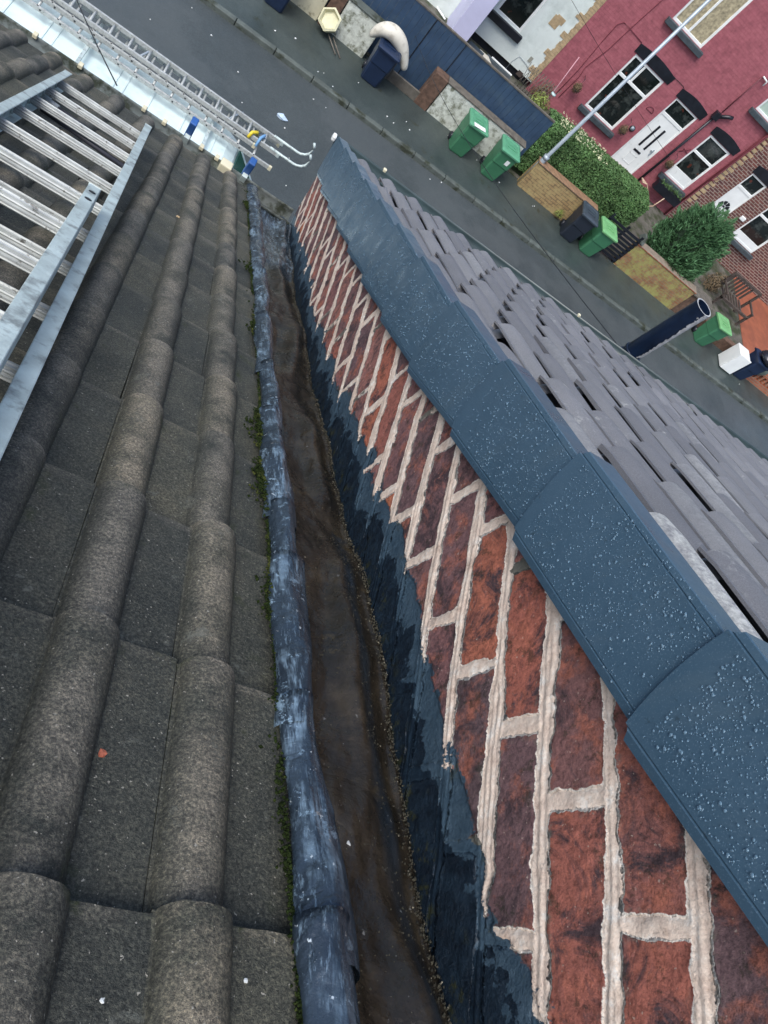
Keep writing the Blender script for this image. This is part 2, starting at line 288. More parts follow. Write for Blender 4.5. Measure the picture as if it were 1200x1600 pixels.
# ---------------------------------------------------------------- object helpers
ROOT = {}
def tag(o, label=None, cat=None, group=None, kind=None):
    if label: o['label'] = label
    if cat: o['category'] = cat
    if group: o['group'] = group
    if kind: o['kind'] = kind
    return o
def thing(name, loc, label, cat, group=None, rz=0):
    o = bpy.data.objects.new(name, None); COL.objects.link(o); o.location = loc; o.rotation_euler[2] = rz
    o.empty_display_size = .1; ROOT[o.name] = Vector(loc)
    return tag(o, label, cat, group)
def link_mesh(name, me, m, parent=None):
    o = bpy.data.objects.new(name, me); COL.objects.link(o)
    if m: me.materials.append(m)
    if parent is not None: o.parent = parent
    return o
class MB:
    def __init__(s): s.v = []; s.f = []; s.sm = []
    def add(s, v, f, smooth=False):
        k = len(s.v); s.v += [tuple(map(float, p)) for p in v]; s.f += [tuple(i + k for i in q) for q in f]; s.sm += [smooth] * len(f); return s
    def box(s, x0, x1, y0, y1, z0, z1):
        return s.hexa([(x0, y0, z0), (x1, y0, z0), (x1, y1, z0), (x0, y1, z0), (x0, y0, z1), (x1, y0, z1), (x1, y1, z1), (x0, y1, z1)])
    def hexa(s, p):
        return s.add(p, [(0, 3, 2, 1), (4, 5, 6, 7), (0, 1, 5, 4), (1, 2, 6, 5), (2, 3, 7, 6), (3, 0, 4, 7)])
    def bar(s, a, b, wd, hg, up=(0, 0, 1)):
        a = Vector(a); b = Vector(b); d = (b - a).normalized(); x = d.cross(Vector(up)).normalized() * wd / 2; z = x.cross(d).normalized() * hg / 2
        return s.hexa([a - x - z, a + x - z, b + x - z, b - x - z, a - x + z, a + x + z, b + x + z, b - x + z])
    def tube(s, path, r, n=10, caps=True, rfun=None):
        P = [Vector(p) for p in path]; rings = []
        up = Vector((0, 0, 1)) if abs((P[-1] - P[0]).normalized().z) < .9 else Vector((1, 0, 0))
        for i, p in enumerate(P):
            d = (P[min(i + 1, len(P) - 1)] - P[max(i - 1, 0)]).normalized(); x = d.cross(up).normalized(); y = d.cross(x)
            rr = r[i] if isinstance(r, (list, tuple)) else r
            rings.append([p + (x * math.cos(a) + y * math.sin(a)) * (rr * (rfun(j) if rfun else 1)) for j, a in enumerate(2 * math.pi * k / n for k in range(n))])
        v = [q for rg in rings for q in rg]
        f = [(i * n + j, i * n + (j + 1) % n, (i + 1) * n + (j + 1) % n, (i + 1) * n + j) for i in range(len(P) - 1) for j in range(n)]
        if caps: f += [tuple(reversed(range(n))), tuple(range((len(P) - 1) * n, len(P) * n))]
        return s.add(v, f, not rfun)
    def prism(s, poly, d):      # poly: 3D points, d: extrusion vector
        n = len(poly); d = Vector(d); v = [Vector(p) for p in poly]; v += [p + d for p in v]
        return s.add(v, [tuple(reversed(range(n))), tuple(range(n, 2 * n))] + [(i, (i + 1) % n, (i + 1) % n + n, i + n) for i in range(n)])
    def build(s, name, m, parent=None, off=None, bevel=0, local=False):
        o3 = Vector((0, 0, 0))
        if parent is not None and not local:
            p = parent
            while p.parent: p = p.parent
            o3 = ROOT[p.name]
        me = bpy.data.meshes.new(name); me.from_pydata([(a - o3.x, b - o3.y, c - o3.z) for a, b, c in s.v], [], s.f)
        me.polygons.foreach_set('use_smooth', s.sm); me.update()
        o = link_mesh(name, me, m, parent)
        if bevel:
            b = o.modifiers.new('bevel', 'BEVEL'); b.width = bevel; b.segments = 2; b.limit_method = 'ANGLE'; b.angle_limit = .8
        return o
def npmesh(name, V, Fq, m, parent=None, attrs=None, smooth=True, o3=None):
    if parent is not None and o3 is None:
        p = parent
        while p.parent: p = p.parent
        o3 = ROOT[p.name]
    if o3 is not None: V = V - np.array(o3)
    me = bpy.data.meshes.new(name); k = Fq.shape[1]
    me.vertices.add(len(V)); me.vertices.foreach_set('co', V.astype(np.float32).ravel())
    me.loops.add(Fq.size); me.loops.foreach_set('vertex_index', Fq.astype(np.int32).ravel())
    me.polygons.add(len(Fq)); me.polygons.foreach_set('loop_start', np.arange(0, Fq.size, k, dtype=np.int32))
    me.polygons.foreach_set('loop_total', np.full(len(Fq), k, dtype=np.int32)); me.update(calc_edges=True); me.validate()
    me.polygons.foreach_set('use_smooth', np.full(len(me.polygons), smooth))
    for a, vals in (attrs or {}).items():
        at_ = me.attributes.new(a, 'FLOAT', 'POINT'); at_.data.foreach_set('value', np.asarray(vals, dtype=np.float32))
    return link_mesh(name, me, m, parent)
def grid_faces(nu, nv, base=0):
    i = np.arange(nu - 1)[:, None]; j = np.arange(nv - 1)[None, :]
    a = i * nv + j + base
    return np.stack([a, a + 1, a + nv + 1, a + nv], -1).reshape(-1, 4)
def rpn(x, s, p):
    x, s, p = np.broadcast_arrays(x, s, p)
    return np.stack([x, s * DS[1] + (p - H) * NS[1], s * DS[2] + (p - H) * NS[2]], -1)
def vnoise(x, y, seed=0, oct=4):                 # value noise for mesh relief
    out = np.zeros(np.broadcast(x, y).shape); amp = 1; tot = 0
    for o in range(oct):
        r = np.random.default_rng(seed + o).random((64, 64)); X = np.asarray(x) * 2 ** o; Y = np.asarray(y) * 2 ** o
        xi = np.floor(X).astype(int); yi = np.floor(Y).astype(int); fx = X - xi; fy = Y - yi; fx = fx * fx * (3 - 2 * fx); fy = fy * fy * (3 - 2 * fy)
        g = lambda a, b: r[a % 64, b % 64]
        out = out + amp * ((g(xi, yi) * (1 - fx) + g(xi + 1, yi) * fx) * (1 - fy) + (g(xi, yi + 1) * (1 - fx) + g(xi + 1, yi + 1) * fx) * fy); tot += amp; amp *= .5
    return out / tot - .5
def copy_tree(o, loc=None, rz=None, label=None):
    c = o.copy(); COL.objects.link(c); ROOT[c.name] = Vector(loc) if loc is not None else Vector((0, 0, 0))
    if loc is not None: c.location = loc
    if rz is not None: c.rotation_euler[2] = rz
    if label: c['label'] = label
    for ch in list(o.children):
        d = ch.copy(); COL.objects.link(d); d.parent = c
        for g in list(ch.children):
            e = g.copy(); COL.objects.link(e); e.parent = d
    return c

# ================================================================ STRUCTURE: ground
def struct(name, mb, m, bevel=0): return tag(mb.build(name, m, bevel=bevel), kind='structure')
def ky(x): return 15.72 + .03 * x
b = MB(); b.add([(-400, -300, GR - .25), (600, -300, GR - .25), (600, 700, GR - .25), (-400, 700, GR - .25)], [(0, 1, 2, 3)]); struct('ground', b, M_YARD)
b = MB(); b.add([(-80, 7.0, GR), (150, 7.0, GR), (150, ky(150), GR), (-80, ky(-80), GR)], [(0, 1, 2, 3)]); struct('road', b, M_ROAD)
b = MB(); b.hexa([(-80, ky(-80) + .13, GR - .3), (150, ky(150) + .13, GR - .3), (150, 21, GR - .3), (-80, 18.0, GR - .3), (-80, ky(-80) + .13, PV), (150, ky(150) + .13, PV), (150, 21, PV), (-80, 18.0, PV)]); struct('pavement', b, M_PAVE)
b = MB()
for i in range(-12, 60):
    x0 = i * .92; x1 = x0 + .905; dz = random.uniform(-.006, .006)
    b.hexa([(x0, ky(x0) - .005, GR - .2), (x1, ky(x1) - .005, GR - .2), (x1, ky(x1) + .135, GR - .2), (x0, ky(x0) + .135, GR - .2), (x0, ky(x0) - .005, PV + .012 + dz), (x1, ky(x1) - .005, PV + .012 + dz), (x1, ky(x1) + .135, PV + .012), (x0, ky(x0) + .135, PV + .012)])
struct('kerb', b, M_KERB, bevel=.015)
b = MB(); b.box(-80, 150, 5.2, 7.0, GR - .3, PV); struct('near_pavement', b, M_PAVE)
b = MB(); b.box(-30, 60, 18.0, W + 8, GR - .2, PV + .02); struct('yard', b, M_YARD)
b = MB(); b.box(17.9, 26, 18.15, W, PV - .1, PV + .035); struct('terracotta_paving', b, M_TERRA)

# ================================================================ NEAR HOUSE (left roof)
near = thing('terraced_house', (0, 3.3, GR), 'terraced house whose old brown concrete tile roof fills the left of the photo', 'house')
fronts = [-.86, -.55, -.24, .07, .385, .71, 1.02, 1.33, 1.62, 1.92, 2.22, 2.52, 2.82, 3.12, 3.42, 3.72, 4.02, 4.32]
def roll_h(u, a, wdt, hgt):             # u inside a tile, roll from a to a+wdt
    q = np.clip((u - a) / wdt, 0, 1); return hgt * (1 - np.abs(2 * q - 1) ** 2.3) ** .6 * (1 - .06 * q)
def tile_mesh(X, sg, P, df, dr, dl, n0):      # top surface with crisp front, right and left edges of their own
    nu, nv = X.shape; V = [rpn(X, sg, P).reshape(-1, 3)]; Fl = [grid_faces(nu, nv, n0)[:, ::-1]]; k = n0 + nu * nv
    for xe, se, pe, d, flip in ((X[:, 0], sg[:, 0], P[:, 0], df, True), (X[-1], sg[-1], P[-1], dr, False), (X[0], sg[0], P[0], dl, True)):
        m = len(xe); V += [rpn(xe, se, pe), rpn(xe, se - .0008, pe - d)]; i = np.arange(m - 1)
        q = np.stack([k + i, k + i + 1, k + m + i + 1, k + m + i], 1); Fl.append(q[:, ::-1] if flip else q); k += 2 * m
    return np.concatenate(V), Fl, k - n0 - nu * nv
PER = .157; X0 = .272 - PER * 26; NX = 34
tu = np.concatenate([[-.003, 0], .078 * (1 - np.cos(np.linspace(.18, np.pi - .18, 19))) / 2, [.078, .0805], np.linspace(.09, .1555, 8)])
Vs = []; Fs = []; A = {'crown': [], 'tone': [], 'moss': []}; base_i = 0
for k in range(1, len(fronts)):
    sf = fronts[k]; g = sf - fronts[k - 1]
    for c_ in range(NX):
        xo = X0 + c_ * PER
        if xo > .42: continue
        near_t = xo > -.6 and sf < 2.0
        ns = 16 if near_t else 6
        jx, js, jp, yaw = rng.normal(0, .0012), rng.normal(0, .0035), abs(rng.normal(0, .0018)), rng.normal(0, .004)
        tone = rng.random(); u = tu.copy()
        if xo > .25: u = np.concatenate([u, [.160, .168]])
        q = np.linspace(0, 1, ns)                       # 0 at the front edge
        ln = g + .045
        U, Q = np.meshgrid(u, q, indexing='ij')
        edge = vnoise((xo + U) * 60, np.full_like(U, sf * 9), 3) * .005 * (Q < .01)
        hgt = roll_h(U, 0, .078, .0300)
        sg = sf + js - Q * ln + edge
        P = hgt - .0245 * Q * ln / g + jp * (1 - Q) + .002 * vnoise((xo + U) * 14, sg * 14, 5)
        P = P - .0035 * np.exp(-Q * ln / .006)
        X = xo + U + jx + yaw * (Q * ln)
        top = rpn(X, sg, P).reshape(-1, 3); nu, nv = len(u), ns
        vv_, ff_, nx_ = tile_mesh(X, sg, P, .026, .014, .012, base_i); Vs.append(vv_); Fs += ff_
        cr = np.clip(hgt / .0300, 0, 1) ** 3 + .55 * np.exp(-Q * ln / .0035); m_ = np.exp(-Q * ln / .02) * .4 + (np.abs(U - .082) < .012) * .5 + (xo + U > .36) * .3  # crown: painted light and wear on roll tops, worn rim at the front edge
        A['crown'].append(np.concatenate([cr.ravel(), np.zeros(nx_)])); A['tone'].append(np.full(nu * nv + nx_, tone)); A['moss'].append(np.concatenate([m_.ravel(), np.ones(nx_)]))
        base_i += nu * nv + nx_
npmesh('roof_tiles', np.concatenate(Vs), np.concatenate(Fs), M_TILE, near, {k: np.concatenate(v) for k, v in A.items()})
# felt deck under the tiles, and the front wall
b = MB(); x0, x1 = -5.1, .60
b.hexa([rp(x0, -1.2, -.075), rp(.44, -1.2, -.075), rp(.44, 4.27, -.075), rp(x0, 4.27, -.075), rp(x0, -1.2, -.045), rp(.44, -1.2, -.045), rp(.44, 4.27, -.045), rp(x0, 4.27, -.045)])
b.build('roof_deck', M_SOIL, near); b = MB(); b.hexa([rp(.43, -1.2, -.30), rp(.72, -1.2, -.30), rp(.72, 4.27, -.30), rp(.43, 4.27, -.30), rp(.43, -1.2, -.2), rp(.72, -1.2, -.2), rp(.72, 4.27, -.2), rp(.43, 4.27, -.2)]); b.build('trough_board', M_SOIL, near)
b = MB(); b.box(-5.1, .70, 3.02, 3.27, GR, -2.86); b.build('wall', M_BRB, near)
b = MB(); b.box(-5.1, .70, 3.27, 3.345, -2.98, -2.80); b.build('fascia', M_WHITEP, near)
def gutter_mb(x0, x1, yc, zc, r=.056, sq=False):
    mb = MB(); n = 12; out = []; 
    for rr in (r, r - .005):
        out.append([(yc + rr * math.cos(a), zc - rr * math.sin(a)) for a in (math.pi * k / n for k in range(n + 1))])
    v = []; 
    for x in (x0, x1): v += [(x, y, z) for y, z in out[0]] + [(x, y, z) for y, z in out[1]]
    m_ = n + 1; f = []
    for k in range(n):
        f.append((k, k + 1, 2 * m_ + k + 1, 2 * m_ + k)); f.append((m_ + k, 3 * m_ + k, 3 * m_ + k + 1, m_ + k + 1))
        f.append((k, m_ + k, m_ + k + 1, k + 1)); f.append((2 * m_ + k, 2 * m_ + k + 1, 3 * m_ + k + 1, 3 * m_ + k))
    f.append((0, 2 * m_, 3 * m_, m_)); f.append((n, m_ + n, 3 * m_ + n, 2 * m_ + n)); mb.add(v, f, True); return mb
gutter_mb(-5.1, .69, 3.436, -2.752, .062).build('gutter', M_GUTTERW, near)
for i, x in enumerate([-2.7, -2.2, -1.7, -1.2, -.75, -.53, -.20, -.09, .12, .21]):
    b = MB(); b.box(x - .011, x + .011, 3.478, 3.508, -2.760, -2.738); b.build('gutter_bracket', M_CREAM, near, bevel=.003)
b = MB(); b.box(.235, .30, 3.45, 3.51, -2.80, -2.732); b.build('gutter_joint', M_CREAM, near, bevel=.006)

# lead lining of the gutter between the two roofs
def lerp(tb, s): return np.interp(s, [a for a, _ in tb], [b_ for _, b_ in tb])
XL = [(-.8, .425), (.3, .4225), (.59, .417), (1.02, .416), (1.67, .414), (2.6, .41), (4.5, .405)]
XR = [(-.8, .50), (.3, .492), (.54, .477), (.68, .468), (1.02, .474), (1.37, .470), (1.8, .455), (3.1, .468), (4.4, .48)]
XC = [(-.8, .635), (.32, .635), (.5, .63), (.9, .645), (1.3, .625), (1.7, .60), (3.2, .575), (4.4, .60)]
# cut of each sheet: down-slope end of each overlap (measured)
joints = [-.85, -.3, .40, .70, 1.02, 1.19, 1.58, 1.86, 2.25, 2.75, 3.35, 4.0, 4.36]
for ji in range(len(joints) - 1):
    s0, s1 = joints[ji] - .05, joints[ji + 1]
    ns = max(10, int((s1 - s0) / (.012 if s0 < 1.5 else .02))); nu = 46
    sg = np.linspace(s0, s1, ns); U = np.linspace(0, 1, nu)
    xl = lerp(XL, sg) + .0035 * np.sin(sg * 23 + ji) + [.004, -.003, .003, -.004, .005, -.006, .004, -.004, .003, 0, .003, 0][ji]
    xr = lerp(XR, sg) + .009 * np.sin(sg * 9 + ji * 2) + .008 * vnoise(sg * 12, sg * 0 + ji, 33)
    S_, U_ = np.meshgrid(sg, U, indexing='ij'); XLg = xl[:, None]; XRg = xr[:, None]
    X = XLg + (XRg + .012 - XLg) * U_
    frac = (S_ - s0) / (s1 - s0)
    bulge = .023 + .005 * np.sin(S_ * 13 + ji * 1.7) + .014 * vnoise(S_ * 8, U_ * 2.2, 31)
    P = .004 + bulge * np.sin(np.pi * np.clip(U_ * 1.15, 0, 1)) ** .7 - .078 * np.clip((U_ - .8) / .2, 0, 1) ** 1.4
    P = P + .0045 * frac * np.exp(-(s1 - S_) / .05) + .0035 * np.exp(-(s1 - S_) / .012) - .006 * (1 - frac) * np.exp(-(S_ - s0) / .05)
    P = P + .004 * vnoise(S_ * 26, U_ * 5, 8) + .002 * vnoise(S_ * 80, U_ * 14, 9)
    ox = np.clip(1.25 - U_ * 1.25, 0, 1)
    drt = np.clip((U_ - .82) / .16, 0, 1)
    V = rpn(X, S_, P).reshape(-1, 3)
    skl = rpn(X[:, 0] + .001, sg, P[:, 0] - .0055); ske = rpn(X[-1], np.full(nu, s1 - .0005), P[-1] - .005)
    Fq = [grid_faces(ns, nu)]; i = np.arange(ns - 1); n0 = ns * nu
    Fq.append(np.stack([i * nu, (i + 1) * nu, n0 + i + 1, n0 + i], 1)); j = np.arange(nu - 1)
    Fq.append(np.stack([(ns - 1) * nu + j, (ns - 1) * nu + j + 1, n0 + ns + j + 1, n0 + ns + j], 1))
    npmesh('lead_sheet', np.concatenate([V, skl, ske]), np.concatenate(Fq), M_LEAD, near,
           {'oxide': np.concatenate([ox.ravel(), np.ones(ns), np.ones(nu)]), 'dirt': np.concatenate([drt.ravel(), np.zeros(ns + nu)])})
# trough floor, running from under the roll to the foot of the wall
PM = [(-.85, -.12), (.38, -.119), (.6, -.112), (.9, -.095), (1.2, -.088), (1.6, -.11), (2.2, -.125), (3.5, -.12), (4.05, -.085), (4.4, -.03)]
def xwall(s): return .713
def pmeet(s): return lerp(PM, s) + .008 * np.sin(s * 7.3) + .004 * np.sin(s * 21)
sg = np.concatenate([np.arange(-.85, 1.6, .010), np.arange(1.6, 4.37, .02)]); nu = 80; U = np.linspace(0, 1, nu)
S_, U_ = np.meshgrid(sg, U, indexing='ij'); XRg = lerp(XR, sg)[:, None] - .004; pm = pmeet(sg)[:, None]
X = XRg + (.716 - XRg) * U_
dl = np.clip(U_ / .22, 0, 1); drop = dl * dl * (3 - 2 * dl)
P = -.045 + (pm + .045 - .004) * drop
P = P + .020 * np.exp(-((U_ - .72 - .07 * np.sin(S_ * 5)) / .13) ** 2) * (1 + .6 * np.sin(S_ * 8)) + .012 * np.exp(-((U_ - .96) / .03) ** 2) * (vnoise(S_ * 12, U_ * 0, 27) + .5)
P = P + (.030 * vnoise(S_ * 4.3 + U_, U_ * 2.2 - S_ * .8, 21) + .012 * vnoise(S_ * 11 - U_ * 2, U_ * 5 + S_ * 2, 22)) * np.clip(dl * 1.2, 0, 1) * np.clip((1.03 - U_) * 6, 0, 1) + .002 * vnoise(S_ * 60, U_ * 20, 23)
d_ = np.clip(1.25 + .7 * vnoise(S_ * 5, U_ * 4, 77) - .9 * np.exp(-((U_ - .80 - .05 * np.sin(S_ * 5)) / .09) ** 2) * (S_ < 1.4), 0, 1)
d_ = np.where(S_ > 3.5, d_ * .35, d_); d_ = np.clip(d_, 0, .97)
npmesh('lead_trough', rpn(X, S_, P).reshape(-1, 3), grid_faces(len(sg), nu), M_LEAD, near, {'oxide': (S_ > 3.6).astype(float).ravel() * .8, 'dirt': d_.ravel(), 'roll_shade': (np.clip(np.clip((.30 - U_) * 2.6 * np.clip(1.9 - S_, 0, 1), 0, 1), 0, 1) * np.clip(3.9 - S_, 0, 1)).ravel()})  # last mask paints the dark shade on the side next to the roll
TX, TS, TP = X.copy(), S_.copy(), P.copy()
# gritty crust along the lap
Vs = []; Fs = []; n0 = 0
for i in range(2600):
    s = rng.uniform(.2, 1) ** 1.6 * 4.0; x = .713 - abs(rng.normal(0, .009)); r = rng.uniform(.0008, .0026)
    cpt = rpn(x, s, float(pmeet(s)) + rng.uniform(-.002, .006) + (.712 - x) * .3); o = rng.normal(0, 1, (6, 3)); o /= np.linalg.norm(o, axis=1)[:, None]
    oc = np.array([(1, 0, 0), (-1, 0, 0), (0, 1, 0), (0, -1, 0), (0, 0, 1), (0, 0, -1)]) * r * rng.uniform(.6, 1.3, (6, 1))
    Vs.append(cpt + oc); Fs.append(np.array([(0, 2, 4), (2, 1, 4), (1, 3, 4), (3, 0, 4), (2, 0, 5), (1, 2, 5), (3, 1, 5), (0, 3, 5)]) + n0); n0 += 6
for i in range(1500):
    a_ = min(TX.shape[0] - 1, int(TX.shape[0] * (.22 + .6 * rng.random() ** 1.7))); b_ = rng.integers(14, 76); r = rng.uniform(.0006, .0017); cpt = rpn(TX[a_, b_], TS[a_, b_], TP[a_, b_] + .0004)
    oc = np.array([(1, 0, 0), (-1, 0, 0), (0, 1, 0), (0, -1, 0), (0, 0, .5), (0, 0, -.5)]) * r * rng.uniform(.5, 1.8, (6, 1))
    Vs.append(cpt + oc); Fs.append(np.array([(0, 2, 4), (2, 1, 4), (1, 3, 4), (3, 0, 4), (2, 0, 5), (1, 2, 5), (3, 1, 5), (0, 3, 5)]) + n0); n0 += 6
o = npmesh('grit', np.concatenate(Vs), np.concatenate(Fs), mat('sandy grit', (.035, .032, .021), .9, var=.8, vscale=90, col2=(.28, .25, .19), c2scale=140, c2lo=.60, c2hi=.64), None, smooth=False)
tag(o, 'gritty dirt lying along the seam of the lead gutter', 'grit', kind='stuff')
# moss along the lead edge
Vs = []; Fs = []; n0 = 0
for i in range(9000):
    s = rng.uniform(.05, 4.2) if i % 3 else rng.uniform(.25, 1.6)
    dens = .5 + vnoise(np.array(s * 7.), np.array(1.), 44) * 2.0
    if rng.random() > dens: continue
    big = max(0, float(vnoise(np.array(s * 9.), np.array(5.), 45)) - .02) * 4.5
    x = float(lerp(XL, s)) - abs(rng.normal(0, .003 + .012 * big)) + .002; r = rng.uniform(.0012, .0030 + .0022 * min(big, 1))
    oc = np.array([(1, 0, 0), (-1, 0, 0), (0, 1, 0), (0, -1, 0), (0, 0, 1), (0, 0, -1)]) * r * rng.uniform(.6, 1.3, (6, 1))
    Vs.append(rpn(x, s, rng.uniform(0, .003 + .007 * min(big, 1))) + oc); Fs.append(np.array([(0, 2, 4), (2, 1, 4), (1, 3, 4), (3, 0, 4), (2, 0, 5), (1, 2, 5), (3, 1, 5), (0, 3, 5)]) + n0); n0 += 6
o = npmesh('moss', np.concatenate(Vs), np.concatenate(Fs), M_MOSS, None, smooth=True)
tag(o, 'green moss growing between the tiles and the lead edge', 'moss', kind='stuff')

# ================================================================ RIGHT HOUSE
nb = thing('terraced_house', (3.5, 3.3, GR), 'neighbouring house with brick gable, slate blue verge caps and grey tile roof', 'house')
# gable wall
sa = np.concatenate([np.arange(-.5, 1.25, .0026), np.arange(1.25, 2.2, .004), np.arange(2.2, 4.46, .007)]); pa = np.arange(-.18, .36, .003)
S_, P_ = np.meshgrid(sa, pa, indexing='ij')
Y = S_ * DS[1] + (P_ - H) * NS[1]; Z = S_ * DS[2] + (P_ - H) * NS[2]
zz = Z - .13 * np.maximum(0, Y - .25) ** 1.0 * np.clip((Y - .25), 0, 1) + .010 * vnoise(Y * 3, Z * 2, 51)
CH = .1055; kk = (-.490 - zz) / CH; row = np.floor(kk); fr = kk - row                       # bed at fr = 0
rr_ = np.random.default_rng(5).random(400)
off = (row.astype(int) % 2) * .128 + .04 + (rr_[row.astype(int) % 400] - .5) * .09
BL = .258 - .0 * row; bb_ = (Y - off) / BL; bc = np.floor(bb_); fb = bb_ - bc
wb = .0150 + .018 * vnoise(Y * 6, row * 3.7, 52) + .014 * np.clip(vnoise(Y * 9, Z * 9, 58) - .12, 0, 1) * 2 ; wp = .0120 + .012 * vnoise(row * 7.1, bc * 3.3, 53)
db = wb - np.minimum(fr, 1 - fr) * CH; dp = wp - np.minimum(fb, 1 - fb) * BL
mort = np.maximum(db, dp) + .010 * vnoise(Y * 17, Z * 17, 54)
bid = np.random.default_rng(9).random((400, 400))[row.astype(int) % 400, bc.astype(int) % 400]
oldm = ((dp > db) * (np.random.default_rng(19).random((400, 400))[row.astype(int) % 400, np.round(bb_).astype(int) % 400] > .70)).astype(float)
rb_ = np.random.default_rng(29).random((400, 400))[row.astype(int) % 400, bc.astype(int) % 400]
tar = -P_ + .045 * (rb_ - .45) - .012 * np.clip((mort + .002) / .004, 0, 1) + np.interp(S_, [-.5, .2, .35, .48, .7, .95, 1.3, 1.7, 2.15, 3, 4.4], [.055, .05, .036, .014, .012, .032, .034, .010, -.012, -.012, -.012]) + .04 * vnoise(S_ * 6, P_ * 3 + S_ * 2, 61) + .02 * vnoise(S_ * 21 + P_ * 12, P_ * 5, 62)
wx = .713 - .0012 * np.sin(np.clip(db, 0, 1) * 620) * (db > .001) - .0015 * np.clip(mort / .006, 0, 1) - .0035 * vnoise(Y * 30, Z * 30, 63) - .006 * vnoise(Y * 4, Z * 4, 64) * (mort < 0) + .003 * (tar > 0)
V = np.stack([wx, Y, Z], -1).reshape(-1, 3)
npmesh('gable_wall', V, grid_faces(len(sa), len(pa))[:, ::-1], M_WALL, nb, {'mort': mort.ravel(), 'bid': bid.ravel(), 'tar': tar.ravel(), 'oldm': oldm.ravel()})
b = MB(); b.prism([(.722, *rp(0, -1.2, -.178)[1:]), (.722, *rp(0, 4.44, -.178)[1:]), (.722, 3.3, GR), (.722, -1.4, GR)], (.2, 0, 0)); b.prism([(.722, *rp(0, -1.2, .33)[1:]), (.722, *rp(0, -1.2, -.177)[1:]), (.722, *rp(0, 4.44, -.177)[1:]), (.722, *rp(0, 4.44, .33)[1:])], (.2, 0, 0))
b.build('wall', M_BRB, nb)
b = MB(); b.box(.923, 12, 3.05, 3.3, GR, -2.75); b.build('front_wall', M_BRB, nb)
# roof surface height (crest of rolls) along the slope
def crest(s): return np.interp(s, [-1, .5, 1.3, 1.7, 3.0, 4.3], [.475, .467, .450, .440, .446, .475])
fr2 = [-.66, -.28, .105, .487, .884, 1.262, 1.64, 2.03, 2.42, 2.80, 3.18, 3.56, 3.93, 4.27]
PER2 = .176; NX2 = 58
tu2 = np.concatenate([[-.002, 0], .112 * (1 - np.cos(np.linspace(.15, np.pi - .15, 17))) / 2, [.112, .1135], np.linspace(.12, .170, 4)])
Vs = []; Fs = []; A = {'tone': [], 'bloom': []}; base_i = 0
blooms = {(0, 4): 1.3, (0, 5): .3, (2, 5): .28, (4, 6): .35, (6, 7): .6, (3, 8): .3, (9, 9): .4, (3, 11): .3}
for k in range(1, len(fr2)):
    sf = fr2[k]; g = sf - fr2[k - 1]
    for c_ in range(NX2):
        xo = .797 + c_ * PER2; nearT = c_ < 6 and sf < 2.1
        ns = 10 if nearT else 4
        jx, js, jp, yaw = rng.normal(0, .003), rng.normal(0, .006), rng.normal(0, .0022), rng.normal(0, .006)
        tone = rng.random(); q = np.linspace(0, 1, ns); ln = g + .05; lift = rng.uniform(.001, .0065) * (rng.random() < .5)
        U, Q = np.meshgrid(tu2, q, indexing='ij')
        hq = np.clip(U / .112, 0, 1); hgt = np.maximum(.056 * np.clip(1 - np.abs(2 * hq - 1) ** 1.9, 0, 1) ** .58, .038 * (U < .012)) + lift * (1 - U / .17) * (1 - .5 * Q)
        sg = sf + js - Q * ln
        P = crest(sf) - .058 + jp + hgt - .026 * Q * ln / g + (Q * ln / g) * (crest(sf - g) - crest(sf)) - .004 * np.exp(-Q * ln / .008)
        X = xo + U + jx + yaw * Q * ln
        nu, nv = len(tu2), ns; n0 = base_i
        vv_, ff_, ex = tile_mesh(X, sg, P, .019, .030, .006 if lift else .012, base_i); Vs.append(vv_); Fs += ff_
        bl = blooms.get((c_, k), 0); bm = bl * np.exp(-((hq - .50) / .34) ** 2)
        A['tone'].append(np.full(nu * nv + ex, tone)); A['bloom'].append(np.concatenate([bm.ravel(), np.zeros(ex)])); base_i += nu * nv + ex
npmesh('roof_tiles', np.concatenate(Vs), np.concatenate(Fs), M_TILE2, nb, {k: np.concatenate(v) for k, v in A.items()})
b = MB(); b.prism([(.74, *rp(0, -1.2, .33)[1:]), (.74, *rp(0, 4.22, .33)[1:]), (.74, *rp(0, 4.22, .375)[1:]), (.74, *rp(0, -1.2, .375)[1:])], (10.3, 0, 0)); b.build('roof_deck', M_SOIL, nb)
gutter_mb(.70, 12, 3.715, -2.395, .062).build('gutter', M_GUTTER, nb)
b = MB(); b.box(.73, 12, 3.60, 3.645, -2.56, -2.40); b.box(.73, 12, 3.30, 3.60, -2.56, -2.54); b.build('fascia', M_BLACK, nb)
b = MB(); b.box(.675, .698, 3.735, 3.775, -2.42, -2.385); b.build('gutter_end', M_WHITEP, nb, bevel=.008)
for x in (1.02, 2.61): MB().box(x - .010, x + .010, 3.77, 3.79, -2.405, -2.385).build('gutter_clip', M_CREAM, nb, bevel=.004)
